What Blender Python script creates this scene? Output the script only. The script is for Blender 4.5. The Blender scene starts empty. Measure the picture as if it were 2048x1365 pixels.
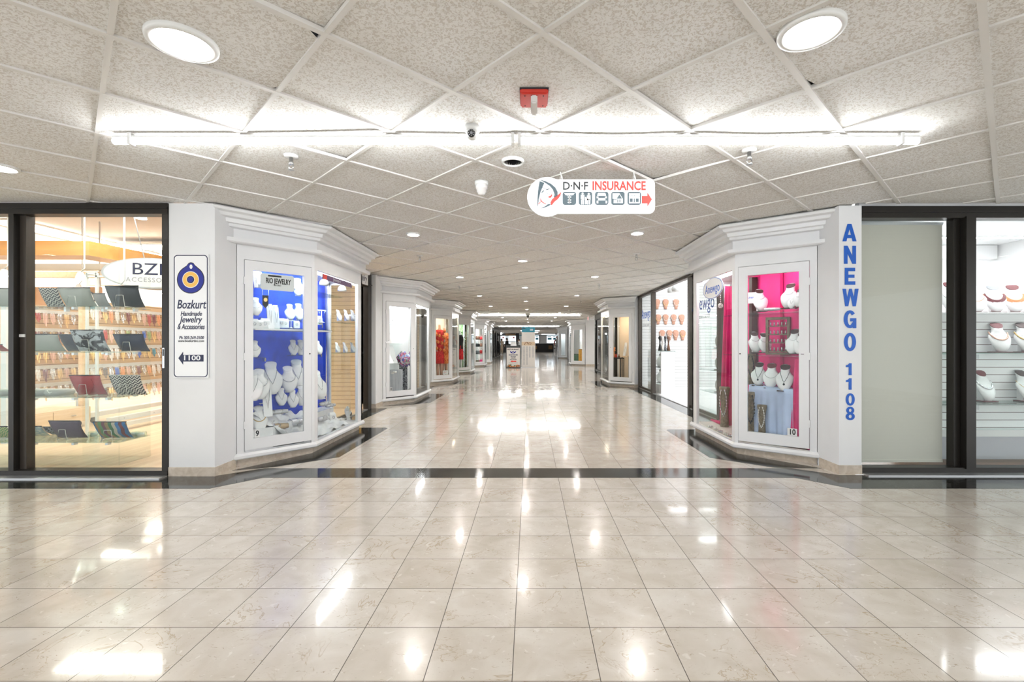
import bpy, bmesh, math, random
from mathutils import Vector, Matrix

# ------------------------------------------------------------------ camera, light, exposure
S = bpy.context.scene
COL = S.collection
F = 940.0                      # focal length in pixels of the 2048 px wide frame
EYE = 1.1605                   # eye height (m)
cam_d = bpy.data.cameras.new('camera')
cam = bpy.data.objects.new('camera', cam_d)
COL.objects.link(cam)
cam.location = (0, 0, EYE)
cam.rotation_euler = (math.pi / 2, 0, 0)
cam_d.sensor_width = 36.0
cam_d.lens = 36.0 * F / 2048.0
cam_d.shift_x = -36.0 / 2048.0
cam_d.shift_y = 4.5 / 2048.0
cam_d.clip_start = 0.02
cam_d.clip_end = 300
S.camera = cam

W = bpy.data.worlds.new('world')
S.world = W
W.use_nodes = True
W.node_tree.nodes['Background'].inputs[0].default_value = (0.93, 0.97, 1.0, 1)
W.node_tree.nodes['Background'].inputs[1].default_value = 1.7
S.view_settings.view_transform = 'Standard'
S.view_settings.look = 'None'
S.view_settings.gamma = 1.0
S.view_settings.use_curve_mapping = False
S.view_settings.exposure = 0.60
cy = S.cycles
cy.max_bounces = 7
cy.diffuse_bounces = 3
cy.glossy_bounces = 3
cy.transmission_bounces = 4
cy.transparent_max_bounces = 24
cy.caustics_reflective = False
cy.caustics_refractive = False
cy.sample_clamp_indirect = 4.0
cy.use_denoising = True

LED = 29.0          # radiance of the tube lamps
DOWN = 70.0         # radiance of the recessed lamps
R = random.Random(7)
CEIL = 2.39
PI = math.pi

# ------------------------------------------------------------------ materials
def nt(name):
    m = bpy.data.materials.new(name)
    m.use_nodes = True
    t = m.node_tree
    t.nodes.clear()
    out = t.nodes.new('ShaderNodeOutputMaterial')
    return m, t, out

def pm(name, col, rough=0.5, metal=0.0, var=0.0, scale=20.0, bump=0.0, spec=0.5, coat=0.0):
    """plain surface with a little procedural unevenness"""
    m, t, out = nt(name)
    b = t.nodes.new('ShaderNodeBsdfPrincipled')
    b.inputs['Base Color'].default_value = (*col, 1)
    b.inputs['Roughness'].default_value = rough
    b.inputs['Metallic'].default_value = metal
    b.inputs['Specular IOR Level'].default_value = spec
    b.inputs['Coat Weight'].default_value = coat
    t.links.new(b.outputs[0], out.inputs[0])
    if var or bump:
        tc = t.nodes.new('ShaderNodeTexCoord')
        n = t.nodes.new('ShaderNodeTexNoise')
        n.inputs['Scale'].default_value = scale
        n.inputs['Detail'].default_value = 3
        t.links.new(tc.outputs['Object'], n.inputs['Vector'])
        if var:
            r = t.nodes.new('ShaderNodeValToRGB')
            r.color_ramp.elements[0].position = 0.3
            r.color_ramp.elements[1].position = 0.7
            r.color_ramp.elements[0].color = (*[c * (1 - var) for c in col], 1)
            r.color_ramp.elements[1].color = (*[min(1, c * (1 + var * .4)) for c in col], 1)
            t.links.new(n.outputs[0], r.inputs[0])
            t.links.new(r.outputs[0], b.inputs['Base Color'])
        if bump:
            bp = t.nodes.new('ShaderNodeBump')
            bp.inputs['Strength'].default_value = bump
            bp.inputs['Distance'].default_value = 0.01
            t.links.new(n.outputs[0], bp.inputs['Height'])
            t.links.new(bp.outputs[0], b.inputs['Normal'])
    return m

def em(name, col, strength):
    m, t, out = nt(name)
    e = t.nodes.new('ShaderNodeEmission')
    e.inputs[0].default_value = (*col, 1)
    e.inputs[1].default_value = strength
    t.links.new(e.outputs[0], out.inputs[0])
    return m

def glass(name, tint=(0.97, 0.985, 0.98), base=0.016):
    m, t, out = nt(name)
    tr = t.nodes.new('ShaderNodeBsdfTransparent')
    tr.inputs[0].default_value = (*tint, 1)
    gl = t.nodes.new('ShaderNodeBsdfGlossy')
    gl.inputs['Roughness'].default_value = 0.0
    lw = t.nodes.new('ShaderNodeLayerWeight')
    lw.inputs[0].default_value = 0.5
    p = t.nodes.new('ShaderNodeMath'); p.operation = 'POWER'; p.inputs[1].default_value = 5
    q = t.nodes.new('ShaderNodeMath'); q.operation = 'MULTIPLY_ADD'
    q.inputs[1].default_value = 0.8; q.inputs[2].default_value = base
    mx = t.nodes.new('ShaderNodeMixShader')
    t.links.new(lw.outputs['Facing'], p.inputs[0])
    t.links.new(p.outputs[0], q.inputs[0])
    t.links.new(q.outputs[0], mx.inputs[0])
    t.links.new(tr.outputs[0], mx.inputs[1])
    t.links.new(gl.outputs[0], mx.inputs[2])
    t.links.new(mx.outputs[0], out.inputs[0])
    return m

class N:
    """tiny node helper"""
    def __init__(self, t): self.t = t
    def n(self, typ, **kw):
        x = self.t.nodes.new(typ)
        for k, v in kw.items(): setattr(x, k, v)
        return x
    def l(self, a, b): self.t.links.new(a, b)
    def m(self, op, a, b=None, c=None):
        x = self.t.nodes.new('ShaderNodeMath'); x.operation = op
        for i, v in enumerate((a, b, c)):
            if v is None: continue
            if isinstance(v, (int, float)): x.inputs[i].default_value = v
            else: self.t.links.new(v, x.inputs[i])
        return x.outputs[0]
    def mix(self, f, a, b):
        x = self.t.nodes.new('ShaderNodeMix'); x.data_type = 'RGBA'
        for i, v in ((0, f), (6, a), (7, b)):
            if isinstance(v, (int, float)): x.inputs[i].default_value = v
            elif isinstance(v, tuple): x.inputs[i].default_value = (*v, 1)
            else: self.t.links.new(v, x.inputs[i])
        return x.outputs[2]
    def ramp(self, f, *stops):
        x = self.t.nodes.new('ShaderNodeValToRGB')
        cr = x.color_ramp
        while len(cr.elements) < len(stops): cr.elements.new(0.5)
        for e, (p, c) in zip(cr.elements, stops):
            e.position = p
            e.color = (*c, 1) if isinstance(c, tuple) else (c, c, c, 1)
        self.t.links.new(f, x.inputs[0])
        return x.outputs[0]

TILE, TX, TY = 0.305, -0.0618, 1.6126

def tile_nodes(h, coords, gw):
    """returns grout mask, per-tile random value, per-tile random colour"""
    sx = h.n('ShaderNodeSeparateXYZ'); h.l(coords, sx.inputs[0])
    u = h.m('DIVIDE', h.m('SUBTRACT', sx.outputs[0], TX), TILE)
    v = h.m('DIVIDE', h.m('SUBTRACT', sx.outputs[1], TY), TILE)
    du = h.m('ABSOLUTE', h.m('SUBTRACT', h.m('FRACT', u), 0.5))
    dv = h.m('ABSOLUTE', h.m('SUBTRACT', h.m('FRACT', v), 0.5))
    g = h.m('GREATER_THAN', h.m('MAXIMUM', du, dv), 0.5 - gw / TILE)
    cb = h.n('ShaderNodeCombineXYZ')
    h.l(h.m('FLOOR', u), cb.inputs[0]); h.l(h.m('FLOOR', v), cb.inputs[1])
    wn = h.n('ShaderNodeTexWhiteNoise'); wn.noise_dimensions = '3D'
    h.l(cb.outputs[0], wn.inputs[0])
    return g, wn.outputs[0], wn.outputs[1]

def floor_material():
    m, t, out = nt('beige marble tiles'); h = N(t)
    tc = h.n('ShaderNodeTexCoord')
    co = tc.outputs['Object']
    g, rv, rc = tile_nodes(h, co, 0.0016)
    off = h.n('ShaderNodeVectorMath', operation='MULTIPLY_ADD')
    h.l(rc, off.inputs[0]); off.inputs[1].default_value = (9, 9, 9); h.l(co, off.inputs[2])
    v3 = off.outputs[0]
    def noise(scale, detail=3, dist=0.0, rough=0.5):
        x = h.n('ShaderNodeTexNoise'); h.l(v3, x.inputs['Vector'])
        x.inputs['Scale'].default_value = scale; x.inputs['Detail'].default_value = detail
        x.inputs['Distortion'].default_value = dist; x.inputs['Roughness'].default_value = rough
        return x.outputs[0]
    base = h.ramp(noise(7, 4, .6), (0.3, (0.605, 0.545, 0.47)), (0.55, (0.675, 0.62, 0.555)), (0.75, (0.72, 0.675, 0.615)))
    tone = h.ramp(rv, (0.0, (0.90, 0.885, 0.86)), (1.0, (1.0, 1.0, 1.0)))
    mul = h.n('ShaderNodeMix', data_type='RGBA', blend_type='MULTIPLY'); mul.inputs[0].default_value = 1
    h.l(base, mul.inputs[6]); h.l(tone, mul.inputs[7])
    # long wandering veins
    vein = h.m('ABSOLUTE', h.m('SUBTRACT', noise(3.2, 5, 1.2, .6), 0.5))
    vm = h.ramp(vein, (0.0, 0.75), (0.010, 0.0))
    vm = h.m('MULTIPLY', vm, h.ramp(noise(2.0, 1), (0.45, 0.0), (0.6, 1.0)))
    c1 = h.mix(vm, mul.outputs[2], (0.40, 0.30, 0.185))
    # short dark flecks
    st = h.n('ShaderNodeMapping'); h.l(v3, st.inputs[0]); st.inputs['Scale'].default_value = (1.0, 2.3, 1); st.inputs['Rotation'].default_value = (0, 0, .6)
    fl = h.n('ShaderNodeTexNoise'); h.l(st.outputs[0], fl.inputs['Vector'])
    fl.inputs['Scale'].default_value = 34; fl.inputs['Detail'].default_value = 2; fl.inputs['Distortion'].default_value = 1.7
    fm = h.ramp(fl.outputs[0], (0.655, 0.0), (0.70, 0.8))
    fm = h.m('MULTIPLY', fm, h.ramp(noise(9, 1), (0.42, 0.15), (0.62, 1.0)))
    c2 = h.mix(fm, c1, (0.36, 0.285, 0.20))
    wm = h.ramp(noise(26, 2, 1.0), (0.66, 0.0), (0.72, .5))
    c3 = h.mix(wm, c2, (0.80, 0.765, 0.71))
    c4 = h.mix(g, c3, (0.10, 0.085, 0.07))
    b = h.n('ShaderNodeBsdfPrincipled')
    h.l(c4, b.inputs['Base Color'])
    rr = h.ramp(noise(1.5, 3), (0.3, 0.17), (0.7, 0.25))
    h.l(h.m('ADD', rr, h.m('MULTIPLY', g, 0.5)), b.inputs['Roughness'])
    b.inputs['Specular IOR Level'].default_value = 0.4
    b.inputs['Coat Weight'].default_value = 0.6; b.inputs['Coat IOR'].default_value = 1.36
    h.l(h.ramp(rv, (0.0, 0.045), (1.0, 0.09)), b.inputs['Coat Roughness'])
    bp = h.n('ShaderNodeBump'); bp.inputs['Strength'].default_value = 0.03; bp.inputs['Distance'].default_value = 0.01
    h.l(noise(5, 2), bp.inputs['Height']); h.l(bp.outputs[0], b.inputs['Normal'])
    h.l(b.outputs[0], out.inputs[0])
    return m

def dark_marble():
    m, t, out = nt('black green marble'); h = N(t)
    tc = h.n('ShaderNodeTexCoord'); co = tc.outputs['Object']
    g, rv, rc = tile_nodes(h, co, 0.0014)
    off = h.n('ShaderNodeVectorMath', operation='MULTIPLY_ADD')
    h.l(rc, off.inputs[0]); off.inputs[1].default_value = (5, 5, 5); h.l(co, off.inputs[2])
    n = h.n('ShaderNodeTexNoise'); h.l(off.outputs[0], n.inputs['Vector'])
    n.inputs['Scale'].default_value = 6; n.inputs['Detail'].default_value = 6; n.inputs['Distortion'].default_value = 1.7
    v = h.m('ABSOLUTE', h.m('SUBTRACT', n.outputs[0], 0.5))
    vm = h.ramp(v, (0.0, 0.35), (0.02, 0.0))
    tone = h.ramp(rv, (0.0, (0.018, 0.016, 0.015)), (1.0, (0.030, 0.034, 0.032)))
    c = h.mix(vm, tone, (0.22, 0.24, 0.22))
    c = h.mix(g, c, (0.10, 0.10, 0.09))
    b = h.n('ShaderNodeBsdfPrincipled'); h.l(c, b.inputs['Base Color'])
    b.inputs['Roughness'].default_value = 0.09
    h.l(b.outputs[0], out.inputs[0])
    return m

def ceiling_tile():
    m, t, out = nt('fissured ceiling tile'); h = N(t)
    tc = h.n('ShaderNodeTexCoord'); co = tc.outputs['Object']
    n = h.n('ShaderNodeTexNoise'); h.l(co, n.inputs['Vector'])
    n.inputs['Scale'].default_value = 82; n.inputs['Detail'].default_value = 2.5; n.inputs['Distortion'].default_value = 1.1
    n2 = h.n('ShaderNodeTexNoise'); h.l(co, n2.inputs['Vector'])
    n2.inputs['Scale'].default_value = 1.3; n2.inputs['Detail'].default_value = 2
    pit = h.ramp(n.outputs[0], (0.42, 0.0), (0.50, 1.0))
    top = h.ramp(n2.outputs[0], (0.35, (0.85, 0.83, 0.79)), (0.65, (0.89, 0.88, 0.855)))
    c = h.mix(pit, (0.69, 0.645, 0.585), top)  # pits darkened in the colour too, for the shade inside them
    b = h.n('ShaderNodeBsdfPrincipled'); h.l(c, b.inputs['Base Color'])
    b.inputs['Roughness'].default_value = 0.9; b.inputs['Specular IOR Level'].default_value = 0.2
    bp = h.n('ShaderNodeBump'); bp.inputs['Strength'].default_value = 0.55; bp.inputs['Distance'].default_value = 0.006
    h.l(pit, bp.inputs['Height']); h.l(bp.outputs[0], b.inputs['Normal'])
    h.l(b.outputs[0], out.inputs[0])
    return m

def wood(name, a, b_, axis='x', scale=3.0, rough=0.35, planks=0.0):
    m, t, out = nt(name); h = N(t)
    tc = h.n('ShaderNodeTexCoord'); mp = h.n('ShaderNodeMapping'); h.l(tc.outputs['Object'], mp.inputs[0])
    mp.inputs['Scale'].default_value = {'x': (1, 12, 12), 'y': (12, 1, 12), 'z': (12, 12, 1)}[axis]
    n = h.n('ShaderNodeTexNoise'); h.l(mp.outputs[0], n.inputs['Vector'])
    n.inputs['Scale'].default_value = scale; n.inputs['Detail'].default_value = 5
    c = h.ramp(n.outputs[0], (0.3, a), (0.7, b_))
    b = h.n('ShaderNodeBsdfPrincipled'); h.l(c, b.inputs['Base Color']); b.inputs['Roughness'].default_value = rough
    h.l(b.outputs[0], out.inputs[0])
    return m

def slots(name, col, dark, pitch, width, axis=2, rough=0.45):
    """slatwall board: dark horizontal grooves at a fixed pitch"""
    m, t, out = nt(name); h = N(t)
    tc = h.n('ShaderNodeTexCoord'); sx = h.n('ShaderNodeSeparateXYZ'); h.l(tc.outputs['Object'], sx.inputs[0])
    f = h.m('FRACT', h.m('DIVIDE', sx.outputs[axis], pitch))
    g = h.m('LESS_THAN', f, width / pitch)
    c = h.mix(g, col, dark)
    b = h.n('ShaderNodeBsdfPrincipled'); h.l(c, b.inputs['Base Color']); b.inputs['Roughness'].default_value = rough
    h.l(b.outputs[0], out.inputs[0])
    return m

def herring(name, a, b_, wx, wy):
    """zig-zag woven cloth"""
    m, t, out = nt(name); h = N(t)
    tc = h.n('ShaderNodeTexCoord'); sx = h.n('ShaderNodeSeparateXYZ'); h.l(tc.outputs['Object'], sx.inputs[0])
    z = h.m('PINGPONG', sx.outputs[0], wx)
    f = h.m('FRACT', h.m('DIVIDE', h.m('ADD', sx.outputs[2], z), wy))
    g = h.m('GREATER_THAN', f, 0.5)
    c = h.mix(g, a, b_)
    b = h.n('ShaderNodeBsdfPrincipled'); h.l(c, b.inputs['Base Color']); b.inputs['Roughness'].default_value = 0.8
    h.l(b.outputs[0], out.inputs[0])
    return m

def stripes(name, cols, width, axis=0, zig=0.0):
    m, t, out = nt(name); h = N(t)
    tc = h.n('ShaderNodeTexCoord'); sx = h.n('ShaderNodeSeparateXYZ'); h.l(tc.outputs['Object'], sx.inputs[0])
    v = sx.outputs[axis]
    if zig: v = h.m('ADD', v, h.m('MULTIPLY', h.m('PINGPONG', sx.outputs[2], zig), .35))
    f = h.m('FRACT', h.m('DIVIDE', v, width))
    x = h.n('ShaderNodeValToRGB'); x.color_ramp.interpolation = 'CONSTANT'
    while len(x.color_ramp.elements) < len(cols): x.color_ramp.elements.new(.5)
    for i, (e, c) in enumerate(zip(x.color_ramp.elements, cols)):
        e.position = i / len(cols); e.color = (*c, 1)
    h.l(f, x.inputs[0])
    b = h.n('ShaderNodeBsdfPrincipled'); h.l(x.outputs[0], b.inputs['Base Color']); b.inputs['Roughness'].default_value = 0.75
    h.l(b.outputs[0], out.inputs[0])
    return m

def blotch(name, stops, scale, detail=2, dist=1.0, rough=0.7, metal=0.0, spread=None):
    m, t, out = nt(name); h = N(t)
    tc = h.n('ShaderNodeTexCoord')
    n = h.n('ShaderNodeTexNoise'); h.l(tc.outputs['Object'], n.inputs['Vector'])
    n.inputs['Scale'].default_value = scale; n.inputs['Detail'].default_value = detail; n.inputs['Distortion'].default_value = dist
    x = h.ramp(n.outputs[0], *stops)
    b = h.n('ShaderNodeBsdfPrincipled'); h.l(x, b.inputs['Base Color']); b.inputs['Roughness'].default_value = rough
    b.inputs['Metallic'].default_value = metal
    bp = h.n('ShaderNodeBump'); bp.inputs['Strength'].default_value = 0.3; bp.inputs['Distance'].default_value = 0.004
    h.l(n.outputs[0], bp.inputs['Height']); h.l(bp.outputs[0], b.inputs['Normal'])
    h.l(b.outputs[0], out.inputs[0])
    return m

M = dict(
    floor=floor_material(), dark=dark_marble(), ctile=ceiling_tile(),
    wall=pm('white wall paint', (0.80, 0.805, 0.81), .55, var=.03, scale=3, bump=.05),
    gloss=pm('white gloss paint', (0.83, 0.835, 0.84), .32, var=.02, scale=5),
    tbar=pm('ceiling grid white', (0.75, 0.725, 0.685), .5),
    plenum=pm('dark plenum', (0.02, 0.02, 0.025), .9),
    base=blotch('beige marble plinth', ((.3, (.50, .42, .33)), (.7, (.66, .58, .49))), 14, 4, 1.2, .25),
    bronze=pm('dark bronze metal', (0.020, 0.017, 0.014), .35, .3, var=.1, scale=9),
    bronze2=pm('brown bronze metal', (0.075, 0.062, 0.052), .4, .4),
    chrome=pm('chrome', (0.78, 0.79, 0.80), .18, 1.0),
    steel=pm('brushed steel', (0.6, 0.61, 0.62), .35, .9),
    glass=glass('window glass'), shelf=glass('glass shelf', (0.86, 0.95, 0.92), .06),
    led=em('tube light', (0.93, 0.97, 1.0), LED), led2=em('far tube light', (0.98, 0.98, 0.97), 46), down=em('recessed lamp light', (1.0, 0.97, 0.92), DOWN), downs=em('small recessed lamp light', (1.0, 0.95, 0.895), 260), downb=em('dim recessed lamp light', (1.0, 0.97, 0.93), 34),
    warm=em('warm lamp light', (1.0, 0.82, 0.6), 22), cool=em('shop tube light', (0.97, 0.98, 1.0), 17),
    cooler=em('added slatwall tube light', (0.98, 0.99, 1.0), 42), warmtube=em('shop warm tube light', (1.0, 0.94, 0.85), 20), spot=em('spot lamp light', (1.0, 0.96, 0.9), 26),
    panel=em('added fill panel light', (1.0, 0.97, 0.93), 5),  # serves only the panels added to brighten dim areas
    casel=em('case lamp light', (0.95, 0.97, 1.0), 58),
    navy=pm('navy ink', (0.006, 0.010, 0.055), .4), evil=pm('cobalt ink', (0.006, 0.016, 0.26), .35),
    yellow=pm('yellow ink', (0.90, 0.52, 0.10), .4), black=pm('black', (0.010, 0.010, 0.011), .45),
    acr=pm('white acrylic', (0.88, 0.885, 0.89), .2), paper=pm('white paper', (0.80, 0.80, 0.79), .8),
    blue=pm('blue vinyl', (0.0, 0.10, 0.52), .4), red=pm('red ink', (0.72, 0.035, 0.02), .45), slate=pm('slate ink', (0.055, 0.085, 0.10), .5),
    grey=pm('grey', (0.32, 0.33, 0.35), .6), lgrey=pm('light grey', (0.58, 0.60, 0.62), .6),
    redplastic=pm('red plastic', (0.62, 0.045, 0.03), .35), clear=pm('milky lens', (0.80, 0.78, 0.76), .2),
    wplastic=pm('white plastic', (0.82, 0.82, 0.80), .35),
    bluecloth=pm('royal blue cloth', (0.010, 0.060, 0.62), .8, var=.35, scale=5, bump=.3),
    pink=pm('hot pink cloth', (0.80, 0.012, 0.19), .75, var=.12, scale=4, bump=.2),
    drape=pm('pink drape', (0.78, 0.03, 0.20), .7, var=.2, scale=8),
    sky=pm('pale blue satin', (0.50, 0.60, 0.83), .45, var=.1, scale=6),
    satin=pm('white satin', (0.84, 0.84, 0.85), .5, var=.08, scale=14, bump=.5),
    velvet=pm('white leatherette', (0.86, 0.855, 0.86), .4), cap=pm('dark brown suede', (0.045, 0.016, 0.014), .6),
    capred=pm('wine suede', (0.14, 0.025, 0.03), .6), silver=pm('silver beads', (0.72, 0.73, 0.75), .2, 1.0),
    gold=pm('gold beads', (0.75, 0.52, 0.22), .28, 1.0), coral=pm('coral beads', (0.80, 0.32, 0.12), .35),
    garnet=pm('garnet beads', (0.16, 0.012, 0.02), .25), smoky=pm('smoky stones', (0.12, 0.08, 0.06), .25), onyx=pm('onyx stone', (0.02, 0.025, 0.04), .12),
    pearl=pm('pearl beads', (0.85, 0.80, 0.74), .2),
    pinkgold=pm('pink gold beads', (0.80, 0.50, 0.40), .3, .6),
    skinlea=pm('tan leatherette', (0.54, 0.29, 0.20), .5, var=.2, scale=9),
    glitter=blotch('silver glitter', ((.4, (.42, .43, .45)), (.6, (.86, .86, .88))), 160, 2, 0, .3, .5),
    goldglit=blotch('gold glitter', ((.4, (.38, .26, .14)), (.6, (.74, .58, .40))), 160, 2, 0, .35, .4),
    brownwood=wood('dark walnut', (.085, .048, .028), (.17, .10, .06), 'z', 3),
    driftwood=blotch('olive brown wood', ((.35, (.13, .095, .055)), (.65, (.25, .19, .12))), 12, 4, 1.5, .5),
    lightwood=wood('pale maple', (.78, .56, .34), (.90, .70, .48), 'y', 2),
    lfloor=wood('pale wood floor', (.72, .50, .30), (.90, .70, .48), 'y', 1.2, .3),
    soffit=wood('orange maple', (.62, .29, .085), (.72, .37, .125), 'x', .7, .3),
    darkfloor=wood('dark wood floor', (.09, .045, .022), (.18, .09, .045), 'x', 3),
    slatw=slots('white slatwall', (.86, .86, .865), (.10, .055, .035), .0762, .007),
    slatfar=slots('white slatwall with grey grooves', (.83, .83, .82), (.34, .33, .32), .0762, .010),
    slatt=slots('tan slatwall', (.70, .50, .29), (.30, .18, .08), .0762, .010),
    shopwhite=pm('shop white', (0.82, 0.82, 0.82), .6), shopgrey=pm('shop ceiling grey', (0.62, 0.58, 0.57), .8),
    cream=pm('cream wall', (0.80, 0.62, 0.44), .6), creamw=pm('warm white wall', (0.82, 0.76, 0.68), .6),
    blind=slots('beige roller blind', (.64, .62, .55), (.62, .60, .53), .012, .004, 2, .8),
    plinth=pm('grey plinth paint', (.52, .53, .58), .5),
    teal=pm('teal print', (0.015, 0.23, 0.33), .5), kiosk=pm('ivory board', (.76, .72, .68), .6), sand=pm('sand print', (.68, .52, .36), .6),
    aframe=pm('dark grey frame', (.045, .047, .05), .5),
    herr=herring('chevron cloth', (.02, .02, .02), (.74, .70, .62), .024, .026),
    leagrey=pm('pale grey leather', (.54, .54, .49), .55, var=.06, scale=8), leared=pm('red leather', (.46, .012, .014), .4, var=.1, scale=8),
    leanavy=pm('navy leather', (.018, .028, .065), .42, var=.3, scale=9), leablack=pm('black leather', (.010, .016, .022), .4, var=.3, scale=7),
    leapurple=pm('purple leather', (.088, .048, .092), .5, var=.2, scale=9),
    cow=blotch('black and white cowhide', ((.47, (.012, .012, .016)), (.53, (.62, .64, .68))), 11, 4, .8, .6),
    woven=stripes('striped weave', [(.02, .16, .05), (.55, .5, .4), (.02, .16, .42), (.14, .02, .03), (.02, .16, .42), (.30, .19, .06), (.10, .26, .08), (.16, .05, .06), (.30, .20, .07)], .30, 0, .05),
    greenweave=herring('green weave', (.10, .30, .08), (.55, .50, .20), .02, .02),
    basket=blotch('pale printed cloth', ((.4, (.35, .42, .44)), (.6, (.66, .62, .52))), 30, 2, .5),
    wire=pm('silver wire', (.80, .78, .72), .3, .6),
    skin=pm('skin', (.55, .33, .24), .5), hair=pm('dark hair', (.02, .014, .011), .6), denim=pm('pale trousers', (.58, .60, .66), .8),
    shirt=pm('white shirt', (.75, .77, .80), .8), darkcloth=pm('black cloth', (.018, .018, .02), .85), beigecloth=pm('beige cloth', (.55, .45, .34), .85),
    menu=em('lit menu panel', (.82, .92, 1.0), 1.4), counterw=pm('tan wood panel', (.42, .25, .10), .5), counter=pm('black counter', (.012, .012, .014), .4),
    exit=em('exit sign light', (1.0, .36, .36), .9),
    orange=blotch('orange frilled cloth', ((.4, (.62, .10, .02)), (.6, (.90, .36, .12))), 25, 3, 1, .8),
    redcloth=blotch('red cloth', ((.4, (.42, .010, .015)), (.6, (.70, .03, .035))), 20, 3, 1, .8),
    leaf=blotch('green leaves', ((.35, (.03, .08, .03)), (.55, (.16, .28, .10)), (.7, (.50, .52, .40))), 14, 4, 1, .8),
    leather=pm('brown hide', (.17, .075, .04), .5), ochre=pm('ochre cloth', (.75, .38, .06), .8, var=.25, scale=9), moss=pm('moss green cloth', (.05, .10, .06), .8),
    scarf=blotch('bright scarf cloth', ((.36, (.02, .05, .24)), (.45, (.62, .10, .05)), (.52, (.06, .24, .60)), (.60, (.75, .68, .5)), (.66, (.05, .06, .06))), 13, 1, 1.2, .8),
    damask=blotch('black damask', ((.45, (.012, .013, .016)), (.55, (.28, .29, .32))), 40, 3, 1, .6), greywood=wood('grey limed wood', (.30, .31, .33), (.46, .47, .50), 'z', 3),
    goldbar=pm('amber slat edge', (.80, .47, .08), .35),
)
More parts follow.
